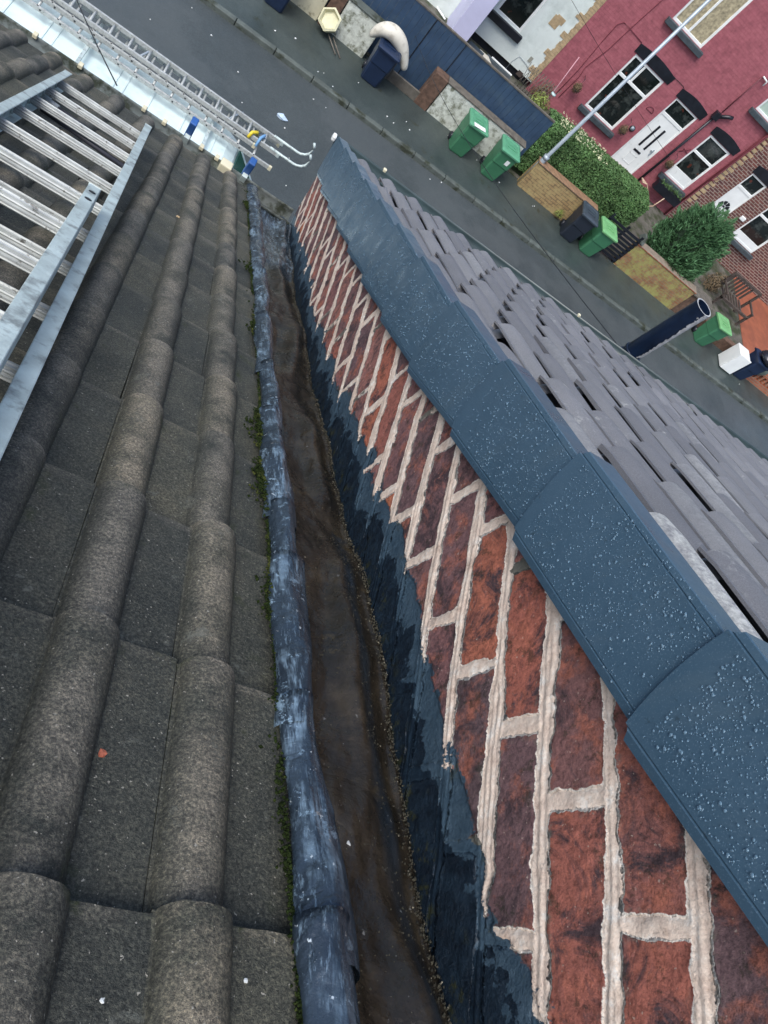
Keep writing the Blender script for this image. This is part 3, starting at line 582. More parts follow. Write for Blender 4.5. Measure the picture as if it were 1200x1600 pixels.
# verge caps
plow = [(-.9, .37), (.1, .335), (.486, .300), (.884, .293), (1.262, .277), (1.64, .251), (2.03, .243), (2.42, .238), (3.2, .238), (3.93, .243), (4.30, .27)]
tips = fr2[1:]
for k in range(len(tips)):
    s1 = tips[k] + .004; s0 = (tips[k - 1] if k else tips[0] - .38) - .045
    ns, sect = 22, []
    pl1 = float(lerp(plow, s1)); pt1 = float(crest(s1)) + .016
    # section (x, p) from inner lip round the face to the inner edge of the flange
    def section(q, s):        # q = 0 at the rear, 1 at the front end
        proud = .0055 * q; a = pl1 + .020 * (1 - q) + (float(lerp(plow, s)) - pl1) * .75; c_ = pt1 - .020 * (1 - q) + (float(crest(s)) - float(crest(s1))) * .8
        fx = .682 - proud
        return [(fx + .022, a - .001), (fx + .010, a - .001), (fx + .003, a), (fx + .0005, a + .011), (fx + .0022, a + .0125), (fx, a + .0145)] + [(fx - .0012 * math.sin(math.pi * i / 8), a + .0145 + (c_ - .0265 - a) * i / 8) for i in range(1, 9)] + [(fx + .0022, c_ - .0105), (fx + .0006, c_ - .009), (fx + .002, c_ - .001), (fx + .004, c_), (fx + .052, c_ + .001), (fx + .060, c_ - .002), (fx + .061, c_ - .012)]
    qs = np.linspace(0, 1, ns); V = []
    for q in qs:
        s = s0 + (s1 - s0) * q; sec = section(q, s); n_ = len(sec)
        for i, (x, p) in enumerate(sec):
            e = i / (n_ - 1); bow = .020 * math.sin(math.pi * min(1, max(0, (e - .12) / .68))) ** .8 if q > .001 else 0
            V.append(rp(x, s + bow * q ** 4, p))
    n1 = len(sec); V += [rp(x + .0028, s1 - .0005 + (.020 * math.sin(math.pi * min(1, max(0, (i / (n1 - 1) - .12) / .68))) ** .8), p - (.002 if i > 14 else 0)) for i, (x, p) in enumerate(section(1, s1))]
    Fq = grid_faces(ns, n1); j = np.arange(n1 - 1); Fq = np.concatenate([Fq, np.stack([(ns - 1) * n1 + j, (ns - 1) * n1 + j + 1, ns * n1 + j + 1, ns * n1 + j], 1)])
    o = npmesh('verge_cap', np.array(V), Fq, M_VERGE, nb, smooth=False)
# rain drops
Vs = []; Fs = []; n0 = 0; nr = 8
ph = np.linspace(0, 2 * np.pi, nr, endpoint=False)
cntd = 0
while cntd < 12000:
    s = rng.uniform(.0, 1) ** 1.5 * 4.1 + .05; k = int(np.searchsorted(tips, s));
    if k >= len(tips): continue
    pl_ = float(lerp(plow, s)) + .01; pt_ = float(crest(s)) + .004
    p = rng.uniform(pl_ + .012, pt_ - .002); s_lo = tips[k - 1] - .045; q = (s - s_lo) / (tips[k] - s_lo)
    if tips[k] - s < .012 or s - tips[k - 1] < .002: continue
    dens = .55 + .9 * float(vnoise(np.array(s * 9.), np.array(p * 14.), 71))
    if rng.random() > dens: continue
    r = min(.0018, .00042 + rng.exponential(.00032)) * (1.1 if s < .5 else 1) * (1 + .2 * min(s, 2)) ; x = .6805 - .0055 * q
    rings = [(0, 1., 0.), (1, .82, .42), (2, .45, .62)]
    V = []; irr = 1 + rng.normal(0, .10, nr); el = rng.uniform(.9, 1.2)
    for _, a, hh_ in rings: V.append(np.stack([np.full(nr, x - hh_ * r * .9), s + np.cos(ph) * r * a * irr * el, p + np.sin(ph) * r * a * irr], 1))
    V.append(np.array([[x - .66 * r * .9, s, p]])); V = np.concatenate(V); V = rpn(V[:, 0], V[:, 1], V[:, 2])
    f = []
    for rg in range(2):
        for i in range(nr): j = (i + 1) % nr; f.append((rg * nr + i, rg * nr + j, (rg + 1) * nr + j)); f.append((rg * nr + i, (rg + 1) * nr + j, (rg + 1) * nr + i))
    for i in range(nr): f.append((2 * nr + i, 2 * nr + (i + 1) % nr, 3 * nr))
    Vs.append(V); Fs.append(np.array(f) + n0); n0 += len(V); cntd += 1
o = npmesh('rain_drops', np.concatenate(Vs), np.concatenate(Fs), M_DROP, None)
tag(o, 'rain drops beaded over the slate blue verge caps', 'water drops', kind='stuff')
# soil vent pipe at the eave of the right roof
pb = Vector(at(984, 553, 1, 3.86)); 
def vp(dz): return (pb.x, 3.86, pb.z + dz)
top = .585
b = MB(); b.tube([vp(-3.5), vp(-.02)], .068, 20); b.tube([vp(-.02), vp(top)], .068, 24, caps=False)
b.tube([vp(top), vp(top - .2)], .061, 24, caps=False); 
pipe = b.build('vent_pipe', M_NAVY, nb)
b = MB(); b.tube([vp(-.06), vp(-.055), vp(-.03), vp(-.02)], [.072, .082, .082, .074], 20); b.tube([vp(.02), vp(.024), vp(.036), vp(.04)], [.072, .077, .077, .072], 20); b.build('collar', M_NAVY, pipe)
b = MB(); v = []; n_ = 20
for i in range(n_ + 1):
    a = 2 * math.pi * i / n_; v += [(pb.x + .0700 * math.cos(a), 3.86 + .0700 * math.sin(a), pb.z + top + .002), (pb.x + .0605 * math.cos(a), 3.86 + .0605 * math.sin(a), pb.z + top + .002)]
b.add(v, [(2 * i, 2 * i + 2, 2 * i + 3, 2 * i + 1) for i in range(n_)]); b.build('rim', M_SCRAPE, pipe)
# mortar smear down one side of the pipe
n_ = 60; v = []
for i in range(n_):
    z = pb.z + .06 + (top - .06) * i / (n_ - 1); wd = .20 + .22 * random.random() + .25 * (i / n_) ** 3; c_ = math.radians(-64)
    for a in (c_ - wd, c_ - wd / 2, c_, c_ + wd / 2, c_ + wd): v.append((pb.x + .0692 * math.cos(a), 3.86 + .0692 * math.sin(a), z))
b = MB(); b.add(v, [(i * 5 + j, i * 5 + j + 1, (i + 1) * 5 + j + 1, (i + 1) * 5 + j) for i in range(n_ - 1) for j in range(4)], True); b.build('paint_smear', M_SCRAPE, pipe)

# ================================================================ LADDERS ON THE ROOF
def flute(j): return 1.0 if j % 3 else .70
YAW = .033
def lx(x, s): return x + YAW * (3.5 - s)      # the ladder lies slightly askew
def ladder_on_roof(name, x0, x1, s_top, s_bot, p0, ph_, rungs, label, hookbar=False):
    t_ = thing(name, rp(lx(x1, s_top), s_top, p0), label, 'ladder', 'aluminium ladders lying on the near roof')
    for x in (x0, x1):
        b = MB(); sg = -1 if x == x1 else 1; e = .028
        A_ = [(x, p0), (x + sg * e, p0), (x + sg * e, p0 + .004), (x + sg * .004, p0 + .004), (x + sg * .004, p0 + ph_ - .004), (x + sg * e, p0 + ph_ - .004), (x + sg * e, p0 + ph_), (x, p0 + ph_)]
        # channel section, open to the outside for the wide ladder
        v = [rp(lx(a, s_top - .015 * (p > p0 + .03)), s_top - .015 * (p > p0 + .03), p) for a, p in A_] + [rp(lx(a, s_bot), s_bot, p) for a, p in A_]
        b.add(v, [(i, (i + 1) % 8, (i + 1) % 8 + 8, i + 8) for i in range(8)] + [tuple(range(8)), tuple(reversed(range(8, 16)))]); b.build('stile', M_ALU, t_, bevel=.0012)
    for s in rungs:
        b = MB(); b.tube([rp(lx(x0 + .003, s), s, p0 + ph_ * .5), rp(lx(x1 - .003, s), s, p0 + ph_ * .5)], .0155, 30, rfun=flute); b.build('rung', M_RUNG, t_)
        for x, sg in ((x0, 1), (x1, -1)):
            b = MB(); b.tube([rp(lx(x + sg * .005, s), s, p0 + ph_ * .5), rp(lx(x + sg * .010, s), s, p0 + ph_ * .5)], .0225, 16); b.build('rung_collar', M_ALU, t_)
    return t_
lo = ladder_on_roof('ladder', -.475, -.105, 3.62, -.7, .028, .070, [3.47 - .262 * i for i in range(15)], 'aluminium ladder lying lowest on the near roof tiles, reaching the gutter')
b = MB(); b.tube([rp(-.44, 3.02, .035), rp(-.115, 2.93, .035)], .0095, 12); b.tube([rp(-.44, 3.19, .035), rp(-.115, 3.10, .035)], .007, 12); b.build('hook_bar', M_DARKTUBE, lo)
for q0, q1 in ((rp(-.455, 3.023, .035), rp(-.42, 3.013, .035)), (rp(-.455, 3.195, .035), rp(-.395, 3.178, .035))): MB().tube([q0, q1], .012, 12).build('bar_sleeve', M_RUNG, lo)
hi = ladder_on_roof('ladder', -.452, -.150, 1.98, -.7, .100, .062, [1.90 - .262 * i for i in range(10)], 'narrower aluminium ladder section lying on top of the wider roof ladder')
b = MB()
for s in (1.90, 1.83): b.tube([rp(lx(-.163, s), s, .1625), rp(lx(-.163, s), s, .1635)], [.008, .008], 12)
b.build('hole_plug', M_BLACK, hi)
# ladder leaning at the gutter, blue capped tops
lean = thing('ladder', (.2, 5.2, PV), 'ladder leaning on the near gutter, only its two blue capped tops showing', 'ladder')
lt, lb_ = (3.50, -2.64), (5.25, PV)
for x in (.035, .375):
    b = MB(); b.bar((x, lb_[0], lb_[1]), (x, lt[0], lt[1] - .09), .028, .062, (0, 1, 0)); b.build('stile', M_ALU, lean)
    b = MB(); b.bar((x, lt[0] + .03, lt[1] - .13), (x, lt[0], lt[1]), .036, .05, (0, 1, 0)); b.build('rubber_cap', M_BLUE, lean, bevel=.006)
for i in range(24):
    f_ = (i + .6) / 26; y = lb_[0] + (lt[0] - lb_[0]) * f_; z = lb_[1] + (lt[1] - .2 - lb_[1]) * f_
    MB().tube([(.03, y, z), (.38, y, z)], .016, 10).build('rung', M_RUNG, lean)

# ================================================================ VAN WITH LADDERS
vz = -7.1; vy0, vy1 = 7.55, 9.75
van = thing('van', (-1.8, 8.5, GR), 'white van parked below the near gutter with ladders on its roof', 'van')
b = MB(); prof = [(-4.6, GR + .35), (-4.65, vz - .15), (-4.55, vz), (.60, vz), (.75, vz - .07), (1.62, vz - 1.05), (2.15, vz - 1.3), (2.25, vz - 1.6), (2.25, GR + .35)]
def vanring(y, inset): return [(x * 1 + (-inset if x > 0 else inset), y, z - inset * .6) for x, z in prof]
ys = [(vy0, .12), (vy0 + .05, .03), (vy0 + .18, 0), (vy1 - .18, 0), (vy1 - .05, .03), (vy1, .12)]
v = []; 
for y, ins in ys: v += vanring(y, ins)
n_ = len(prof); f = [(i * n_ + j, i * n_ + (j + 1) % n_, (i + 1) * n_ + (j + 1) % n_, (i + 1) * n_ + j) for i in range(len(ys) - 1) for j in range(n_)] + [tuple(reversed(range(n_))), tuple(range((len(ys) - 1) * n_, len(ys) * n_))]
b.add(v, f); body = b.build('body', M_VAN, van, bevel=.03)
b = MB()
for i in range(11):
    x = -4.2 + i * .46
    b.box(x, x + .035, vy0 + .2, vy1 - .2, vz - .01, vz + .012)
    if i % 2: b.box(x + .13, x + .16, vy0 + .2, vy1 - .2, vz - .01, vz + .010)
b.build('roof_rib', M_VAN, van, bevel=.006)
b = MB(); e = .018
b.hexa([(.78, vy0 + .22, vz - .085), (1.60, vy0 + .10, vz - 1.02), (1.60, vy1 - .10, vz - 1.02), (.78, vy1 - .22, vz - .085), (.78 + e, vy0 + .22, vz - .085 + e), (1.60 + e, vy0 + .10, vz - 1.02 + e), (1.60 + e, vy1 - .10, vz - 1.02 + e), (.78 + e, vy1 - .22, vz - .085 + e)])
b.build('windscreen', mat('tinted windscreen', (.02, .065, .06), .08, .6, var=.5, vscale=3), van)
for yy in (vy0 + .18, vy1 - .18):
    b = MB(); b.bar((.75, yy, vz - .05), (1.62, yy + (.06 if yy > 9 else -.06), vz - 1.02), .06, .05, (0, 0, 1)); b.build('windscreen_pillar', M_VAN, van, bevel=.01)
for x in (-3.6, 1.3):
    for y in (vy0 + .1, vy1 - .1):
        b = MB(); b.tube([(x, y - .11, GR + .34), (x, y + .11, GR + .34)], .34, 24); wh = b.build('wheel', M_BLACK, van); 
        b = MB(); b.tube([(x, y - .115, GR + .34), (x, y + .115, GR + .34)], .2, 16); b.build('rim', M_ALU, wh)
for x in (-3.2, -1.4, .3):
    b = MB(); b.box(x - .02, x + .02, vy0 + .25, vy1 + .12, vz + .09, vz + .13); b.box(x - .02, x + .02, vy0 + .25, vy0 + .29, vz, vz + .1); b.box(x - .02, x + .02, vy1 - .22, vy1 - .18, vz, vz + .1); b.build('rack_bar', M_ALU, van)
def flat_ladder(name, xa, xb, y0, y1, z, label, hs=.062, holes=False, phase=0.):
    t_ = thing(name, ((xa + xb) / 2, (y0 + y1) / 2, z), label, 'ladder', 'ladders strapped on the van roof')
    for y in (y0, y1):
        b = MB(); b.bar((xa, y, z), (xb, y, z), .03, hs); b.build('stile', M_RUNG, t_, bevel=.003)
        b = MB(); b.box(xb, xb + .045, y - .019, y + .019, z - hs / 2 - .004, z + hs / 2 + .004); b.build('end_cap', M_CREAM if holes else M_ALU, t_, bevel=.004)
    if holes:
        x = xa + .2 + phase
        while x < xb - .1: MB().tube([(x, y0, z + hs / 2), (x, y0, z + hs / 2 + .002)], .012, 8).build('rung_hole', M_BLACK, t_); MB().tube([(x + .04, y0 - .0145, z), (x + .04, y0 - .0165, z)], .013, 8).build('rung_hole', M_BLACK, t_); x += .25
    x = xa + .2 + phase
    while x < xb - .05: MB().tube([(x, y0, z), (x, y1, z)], .017, 8).build('rung', M_RUNG, t_); x += .25
    return t_
zl = vz + .165
flat_ladder('ladder', -4.0, 1.20, 9.27, 9.84, zl, 'widest ladder on the van roof, its near stile dotted with dark holes', holes=True)
flat_ladder('ladder', -3.7, .88, 9.39, 9.78, zl + .07, 'shorter ladder section stacked inside the wide van roof ladder', holes=True, phase=.07)
lh = flat_ladder('ladder', -3.2, 1.22, 9.44, 9.72, zl + .135, 'van roof ladder with two curved grey hooks at its end')
for y in (9.44, 9.72):
    b = MB(); pts = [(1.1, y, zl + .165), (1.48, y, zl + .165)] + [(1.48 + .17 * math.sin(a), y, zl + .165 + .17 - .17 * math.cos(a)) for a in [.3, .7, 1.1, 1.5, 1.9, 2.3]]
    b.tube(pts, .019, 12); b.build('hook', M_ALU, lh)
o = thing('strap', (1.0, 9.4, zl + .12), 'yellow and blue strap ends tied round the van roof ladders', 'strap')
b = MB(); b.tube([(.78, 9.40, zl + .12), (.80, 9.44, zl + .20), (.86, 9.50, zl + .20), (.88, 9.56, zl + .12)], .024, 8); b.build('yellow_end', M_YEL, o)
b = MB(); b.tube([(.92, 9.36, zl + .1), (.93, 9.44, zl + .2), (.97, 9.54, zl + .2), (.98, 9.6, zl + .1)], .02, 8); b.build('blue_end', mat('pale blue strap', (.15, .32, .55), .6), o)
for x, y0_, y1_ in ((-.78, 9.40, 9.88), (.52, 9.40, 9.88)):
    b = MB(); b.tube([(x - .12, y0_, zl + .05), (x, (y0_ + y1_) / 2, zl + .13), (x + .08, y1_, zl + .06)], .016, 8)
    tag(b.build('bungee_cord', M_GALV), 'grey bungee cord wrapped round the van ladders ' + ('near the photo\'s top edge' if x < 0 else 'close to the strap ends'), 'cord')

# ================================================================ FAR SIDE: walls, fence, gates
def wall_thing(name, x0, x1, y0, dep, z1, m, label, cat='wall', coping=None, group=None, cap=.04):
    t_ = thing(name, ((x0 + x1) / 2, y0 + dep / 2, PV), label, cat, group)
    b = MB(); b.box(x0, x1, y0, y0 + dep, PV - .1, z1); b.build('wall_face', m, t_, bevel=.012)
    if coping: b = MB(); b.box(x0 - .02, x1 + .02, y0 - .02, y0 + dep + .02, z1 + .002, z1 + cap); b.build('coping', coping, t_, bevel=.01)
    return t_
WY = 17.75
zt = lambda px, py, y=WY: at(px, py, 1, y)[2]
xx = lambda px, py, y=WY: at(px, py, 1, y)[0]
wall_thing('garden_wall', xx(430, -10), xx(500, 22), WY, .24, -8.42, mat('cream painted wall', (.55, .52, .38), .8, var=.15, vscale=3, col2=(.2, .18, .1), c2scale=4, c2lo=.58, c2hi=.7), 'cream painted low garden wall, leftmost in the photo', coping=M_KERB)
wall_thing('garden_wall', xx(522, 40), xx(580, 70), WY, .24, -8.42, M_WHITEW, 'white flaking low garden wall between the upturned stool and the navy bin', coping=M_KERB)
wall_thing('gate_pillar', xx(502, 25), xx(522, 40) - .03, WY - .03, .28, -8.42, M_OLDBRICKW, 'rubble brick pillar between the cream wall and the white wall', 'pillar')
wall_thing('garden_wall', xx(687, 148), xx(806, 245), WY, .24, -8.42, M_WHITEW, 'white flaking low garden wall behind the two green bins', coping=M_TIMBER)
wall_thing('gate_pillar', xx(668, 130), xx(687, 148) - .03, WY - .04, .3, -8.38, M_OLDBRICKW, 'brown brick pillar at the left end of the white wall behind the green bins', 'pillar')
# timber kickboard in the gateway
b = MB(); b.box(xx(612, 112), xx(662, 150), WY - .02, WY + .04, PV, PV + .26); tag(b.build('kickboard', M_TIMBER, bevel=.01), 'low timber board along the foot of the dark blue fence in the gateway', 'board')
b = MB(); b.box(xx(606, 105) - .12, xx(612, 112) - .01, WY - .05, WY + .1, PV, PV + .45); tag(b.build('timber_post', M_TIMBER, bevel=.01), 'short timber post beside the navy bin', 'post')
# blue fence
FY = 18.12; ftop = -7.66
fx0, fx1 = .8, xx(846, 212, FY)
fe = thing('fence', ((fx0 + fx1) / 2, FY, PV), 'long dark blue painted board fence behind the white garden walls', 'fence')
b = MB(); x = fx0; 
while x < fx1 - .02: b.box(x, min(x + .145, fx1), FY + random.uniform(-.003, .003), FY + .022, PV, ftop + random.uniform(-.004, .004)); x += .15
b.build('boards', M_FENCE, fe)
b = MB(); b.box(fx0, fx1, FY + .023, FY + .075, ftop - .25, ftop - .15); b.box(fx0, fx1, FY + .023, FY + .075, PV + .25, PV + .35); b.build('rail', M_FENCE, fe)
b = MB(); b.box(fx0, fx1, FY - .012, FY + .05, ftop + .006, ftop + .04); b.build('capping', M_TIMBER, fe)
for px, py in ((668, 52), (715, 88)):
    x = xx(px, py, FY); b = MB(); b.box(x - .01, x + .01, FY - .012, FY - .004, PV, ftop); b.build('batten', M_BLACK, fe)
# yellow walls
y1a, y1b = xx(815, 282), xx(895, 355); wall_thing('garden_wall', y1a, y1b + .12, WY, .26, PV + .80, M_ALGAE2, 'tan algae stained garden wall between the lamp post and the charcoal bin', coping=brickmat('tan coping', (.22, .13, .08), (.28, .17, .1), (.12, .09, .06)))
y2a, y2b = xx(985, 392), xx(1072, 468); wall_thing('garden_wall', y2a, y2b, WY, .26, PV + .86, M_ALGAE, 'brick garden wall with bright yellow green algae, in front of the round conifer', coping=M_ORB)
wall_thing('garden_wall', y2b + .02, y2b + .82, WY + .04, .24, PV + .80, M_OLDBRICKW, 'short brown wall topped by grey boards, just behind the vent pipe top')
b = MB(); x = y2b + .05
for i in range(6): b.box(y2b + .0, y2b + .86, WY - .04 + i * .09, WY + .04 + i * .09, PV + .81, PV + .84)
tag(b.build('timber_bench_top', M_TIMBER, bevel=.004), 'grey weathered boards laid on the short wall behind the vent pipe', 'boards')
wall_thing('garden_wall', xx(1120, 500), xx(1175, 548), WY + .06, .24, PV + .34, M_OLDBRICKW, 'low brown wall behind the white box and its green bin')
ow = thing('garden_wall', (xx(1190, 580), WY, PV), 'orange brick wall with pierced openings at the right edge', 'wall'); ox0 = xx(1152, 560)
b = MB(); b.box(ox0, ox0 + 2.6, WY - .35, WY - .15, PV - .1, PV + .18); b.box(ox0, ox0 + 2.6, WY - .35, WY - .15, PV + .42, PV + .56)
for i in range(14): b.box(ox0 + i * .19, ox0 + i * .19 + .09, WY - .34, WY - .16, PV + .18, PV + .42)
b.build('wall_face', M_ORB, ow)
# dark slatted gate between bins and conifer wall
gx0, gx1 = xx(940, 350), y2a - .02
gt = thing('gate', ((gx0 + gx1) / 2, WY, PV), 'dark slatted timber gate between the bright green lidded bin and the algae wall', 'gate')
for i in range(8): MB().box(gx0, gx1, WY - .02, WY + .005, PV + .08 + i * .12, PV + .08 + i * .12 + .075).build('slat', M_BLACK, gt)
for x in (gx0 + .02, (gx0 + gx1) / 2, gx1 - .07): MB().box(x, x + .06, WY + .006, WY + .05, PV, PV + 1.08).build('post', M_BLACK, gt)
tag(MB().hexa([(gx1 - .03, WY - .06, PV + .95), (gx1 + .1, WY - .06, PV + .95), (gx1 + .1, WY + .3, PV + .95), (gx1 - .03, WY + .3, PV + .95), (gx1 + .0, WY + .02, PV + 1.13), (gx1 + .07, WY + .02, PV + 1.13), (gx1 + .07, WY + .22, PV + 1.13), (gx1 + .0, WY + .22, PV + 1.13)]).build('pillar_cap', M_KERB), 'grey stone cap on the end of the algae wall beside the gate', 'stone')
# lamp post
lp = Vector(at(811, 287, 2, PV)); 
lamp = thing('street_lamp', lp, 'tall galvanised street lamp post standing at the algae stained wall', 'street lamp')
b = MB(); b.tube([lp, lp + Vector((0, 0, .95)), lp + Vector((0, 0, 1.0)), lp + Vector((0, 0, 6.4))], [.075, .075, .05, .036], 16); b.build('pole', M_GALV, lamp)
b = MB(); b.tube([lp + Vector((0, 0, .93)), lp + Vector((0, 0, 1.03))], .082, 16); b.build('collar', M_GALV, lamp)
b = MB(); b.tube([lp + Vector((0, 0, 6.3)), lp + Vector((0, -.1, 6.45)), lp + Vector((0, -.5, 6.5))], .03, 10); b.build('arm', M_GALV, lamp)
b = MB(); b.box(lp.x - .12, lp.x + .12, lp.y - 1.05, lp.y - .45, lp.z + 6.44, lp.z + 6.55); b.build('lantern', M_GREYL, lamp, bevel=.03)

# ---------------------------------------------------------------- wheelie bins
def make_bin(label, body, lidm, sticker=False):
    t_ = thing('wheelie_bin', (0, 0, 0), label, 'wheelie bin', 'wheelie bins along the far pavement')
    w0, d0, w1, d1, h = .43, .42, .53, .56, .88
    def ring(w_, y0_, y1_, z, c=.04): return [(-w_ / 2 + c, y0_, z), (w_ / 2 - c, y0_, z), (w_ / 2, y0_ + c, z), (w_ / 2, y1_ - c, z), (w_ / 2 - c, y1_, z), (-w_ / 2 + c, y1_, z), (-w_ / 2, y1_ - c, z), (-w_ / 2, y0_ + c, z)]
    rs = [ring(w0 - .03, .02, d0 - .02, .0), ring(w0, 0, d0, .03), ring(w0 + .05, -.055, d0 + .03, .48), ring(w0 + .065, -.075, d0 + .035, .50), ring(w1 - .01, -.10, d0 + .045, h - .05), ring(w1 + .02, -.115, d0 + .06, h - .045), ring(w1 + .02, -.115, d0 + .06, h)]
    v = [p for r_ in rs for p in r_]; f = [(i * 8 + j, i * 8 + (j + 1) % 8, (i + 1) * 8 + (j + 1) % 8, (i + 1) * 8 + j) for i in range(len(rs) - 1) for j in range(8)] + [tuple(reversed(range(8)))]
    b = MB(); b.add(v, f); b.build('body', body, t_, local=True)
    r0 = ring(w1 + .045, -.145, d0 + .06, h - .012, .03); r1 = ring(w1 + .05, -.15, d0 + .065, h + .03, .03); r2 = ring(w1 - .02, -.11, d0 + .05, h + .055, .03); r3 = ring(w1 - .10, -.05, d0 - .02, h + .062, .03); r4 = ring(w1 - .14, -.03, d0 - .04, h + .045, .03)
    v = r0 + r1 + r2 + r3 + r4; f = [(i * 8 + j, i * 8 + (j + 1) % 8, (i + 1) * 8 + (j + 1) % 8, (i + 1) * 8 + j) for i in range(4) for j in range(8)] + [tuple(reversed(range(8))), tuple(range(32, 40))]
    b = MB(); b.add(v, f); lid = b.build('lid', lidm, t_, local=True)
    b = MB(); b.box(-.13, .13, .08, .12, h + .046, h + .062); b.box(-.13, .13, .19, .22, h + .046, h + .058); b.build('lid_rib', lidm, lid, local=True)
    b = MB(); b.tube([(-.24, d0 + .12, h - .03), (.24, d0 + .12, h - .03)], .015, 8); b.box(-.25, -.21, d0 + .03, d0 + .12, h - .05, h - .01); b.box(.21, .25, d0 + .03, d0 + .12, h - .05, h - .01); b.build('handle', body, t_, local=True)
    for sx in (-1, 1): b = MB(); b.tube([(sx * .20, d0 + .01, .095), (sx * .25, d0 + .01, .095)], .095, 16); b.build('wheel', M_BLACK, t_, local=True)
    if sticker: b = MB(); b.add([(.03, -.0885, .60), (.13, -.0885, .60), (.13, -.101, .74), (.03, -.101, .74)], [(0, 1, 2, 3)]); b.add([(.04, -.0905, .62), (.07, -.0905, .62), (.07, -.101, .72), (.04, -.101, .72)], [(0, 1, 2, 3)]); b.build('sticker', M_WHITEP, t_, local=True)
    return t_
def place(t_, loc, rz): t_.location = loc; t_.rotation_euler[2] = rz
gb = make_bin('green wheelie bin with a torn white paper on its lid', M_GREEN, M_GREENL)
def bpos(px0, px1):       # bottom front corners
    a = at(*px0, 2, PV); c_ = at(*px1, 2, PV); return ((a[0] + c_[0]) / 2, (a[1] + c_[1]) / 2, PV), math.atan2(c_[1] - a[1], c_[0] - a[0])
p_, r_ = bpos((700.5, 236), (719, 244)); place(gb, (p_[0] + .02, 17.02, PV), .10)
b = MB(); b.box(-.20, .14, -.14, -.02, .0, .012); paper = tag(b.build('paper_sheet', M_LITTER), 'torn white paper lying on the green bin lid', 'paper'); paper.location = (p_[0] + .02, 17.02, PV + .945); paper.rotation_euler = (.05, 0, .25)
gb2 = make_bin('green wheelie bin with a white sticker beside the lamp post', M_GREEN, M_GREENL, True)
p_, _ = bpos((752, 270), (768, 284)); place(gb2, (p_[0] + .0, 17.06, PV), .06)
db_ = make_bin('charcoal wheelie bin touching the bright green lidded bin', M_GREYB, M_GREYL)
p_, _ = bpos((873, 363), (893, 383)); place(db_, (p_[0] - .02, 17.12, PV), -.06)
g3 = make_bin('green wheelie bin with bright lime lid beside the slatted gate', M_GREEN, M_LIME)
p_, _ = bpos((903, 390), (920, 400)); place(g3, (p_[0] + .02, 17.14, PV), .05)
g5 = make_bin('green wheelie bin standing behind the white box', M_GREEN, M_LIME, False)
p_, _ = bpos((1084, 533), (1100, 542)); place(g5, (p_[0] - .03, 17.22, PV), .12)
nb1 = make_bin('navy wheelie bin under the curved cream cushion', M_NAVYB, M_NAVYB)
p_, _ = bpos((564, 112), (588, 135)); place(nb1, (p_[0] + .0, 17.05, PV), .0)
nb2 = make_bin('navy wheelie bin at the top edge of the photo by the cream wall', M_NAVYB, M_NAVYB)
p_, _ = bpos((410, 5), (430, 22)); place(nb2, (p_[0] + .05, 17.0, PV), .02)
# white box (old fridge) and bags
wp_ = at(1122, 565, 2, PV)
fr_ = thing('fridge', (wp_[0] + .3, 17.3, PV), 'white old fridge box standing right of the green bin', 'fridge', rz=.0)
b = MB(); b.box(wp_[0] + .0, wp_[0] + .50, 16.97, 17.45, PV + .02, PV + .74); b.build('cabinet', M_WHITEP, fr_, bevel=.015)
b = MB(); b.box(wp_[0] + .0, wp_[0] + .50, 16.92, 16.963, PV + .04, PV + .76); b.build('door', M_WHITEP, fr_, bevel=.01)
def blob(name, c_, rx, ry, rz_, m, label, cat, seed, parent=None, amp=.35, group=None):
    nu, nv = 22, 14; th = np.linspace(0, 2 * np.pi, nu, endpoint=False); ph_ = np.linspace(.02, np.pi - .02, nv)
    T, Pp = np.meshgrid(th, ph_, indexing='ij'); n_ = 1 + amp * vnoise(T * 1.6 + np.cos(Pp), Pp * 2.3, seed)
    V = np.stack([c_[0] + rx * np.cos(T) * np.sin(Pp) * n_, c_[1] + ry * np.sin(T) * np.sin(Pp) * n_, c_[2] + rz_ * np.cos(Pp) * n_], -1).reshape(-1, 3)
    f = np.array([(i * nv + j, ((i + 1) % nu) * nv + j, ((i + 1) % nu) * nv + j + 1, i * nv + j + 1) for i in range(nu) for j in range(nv - 1)])[:, ::-1]
    o = npmesh(name, V, f, m, parent)
    if parent is None: tag(o, label, cat, group)
    return o
bx = wp_[0] + .62
nb3 = make_bin('navy wheelie bin behind the white fridge, overflowing with bags', M_NAVYB, M_NAVYB); place(nb3, (bx + .32, 17.08, PV), .03)
blob('bin_bag', (bx + .35, 17.15, PV + 1.08), .33, .3, .17, M_BAG, 'black bin bag heaped on the navy bin by the fridge', 'bin bag', 3)
blob('bin_bag', (bx + .85, 17.5, PV + .62), .28, .26, .3, mat('grey green plastic bag', (.12, .15, .13), .4, bump=.6, bscale=12), 'grey bag on the orange pierced wall at the right edge', 'bag', 8)
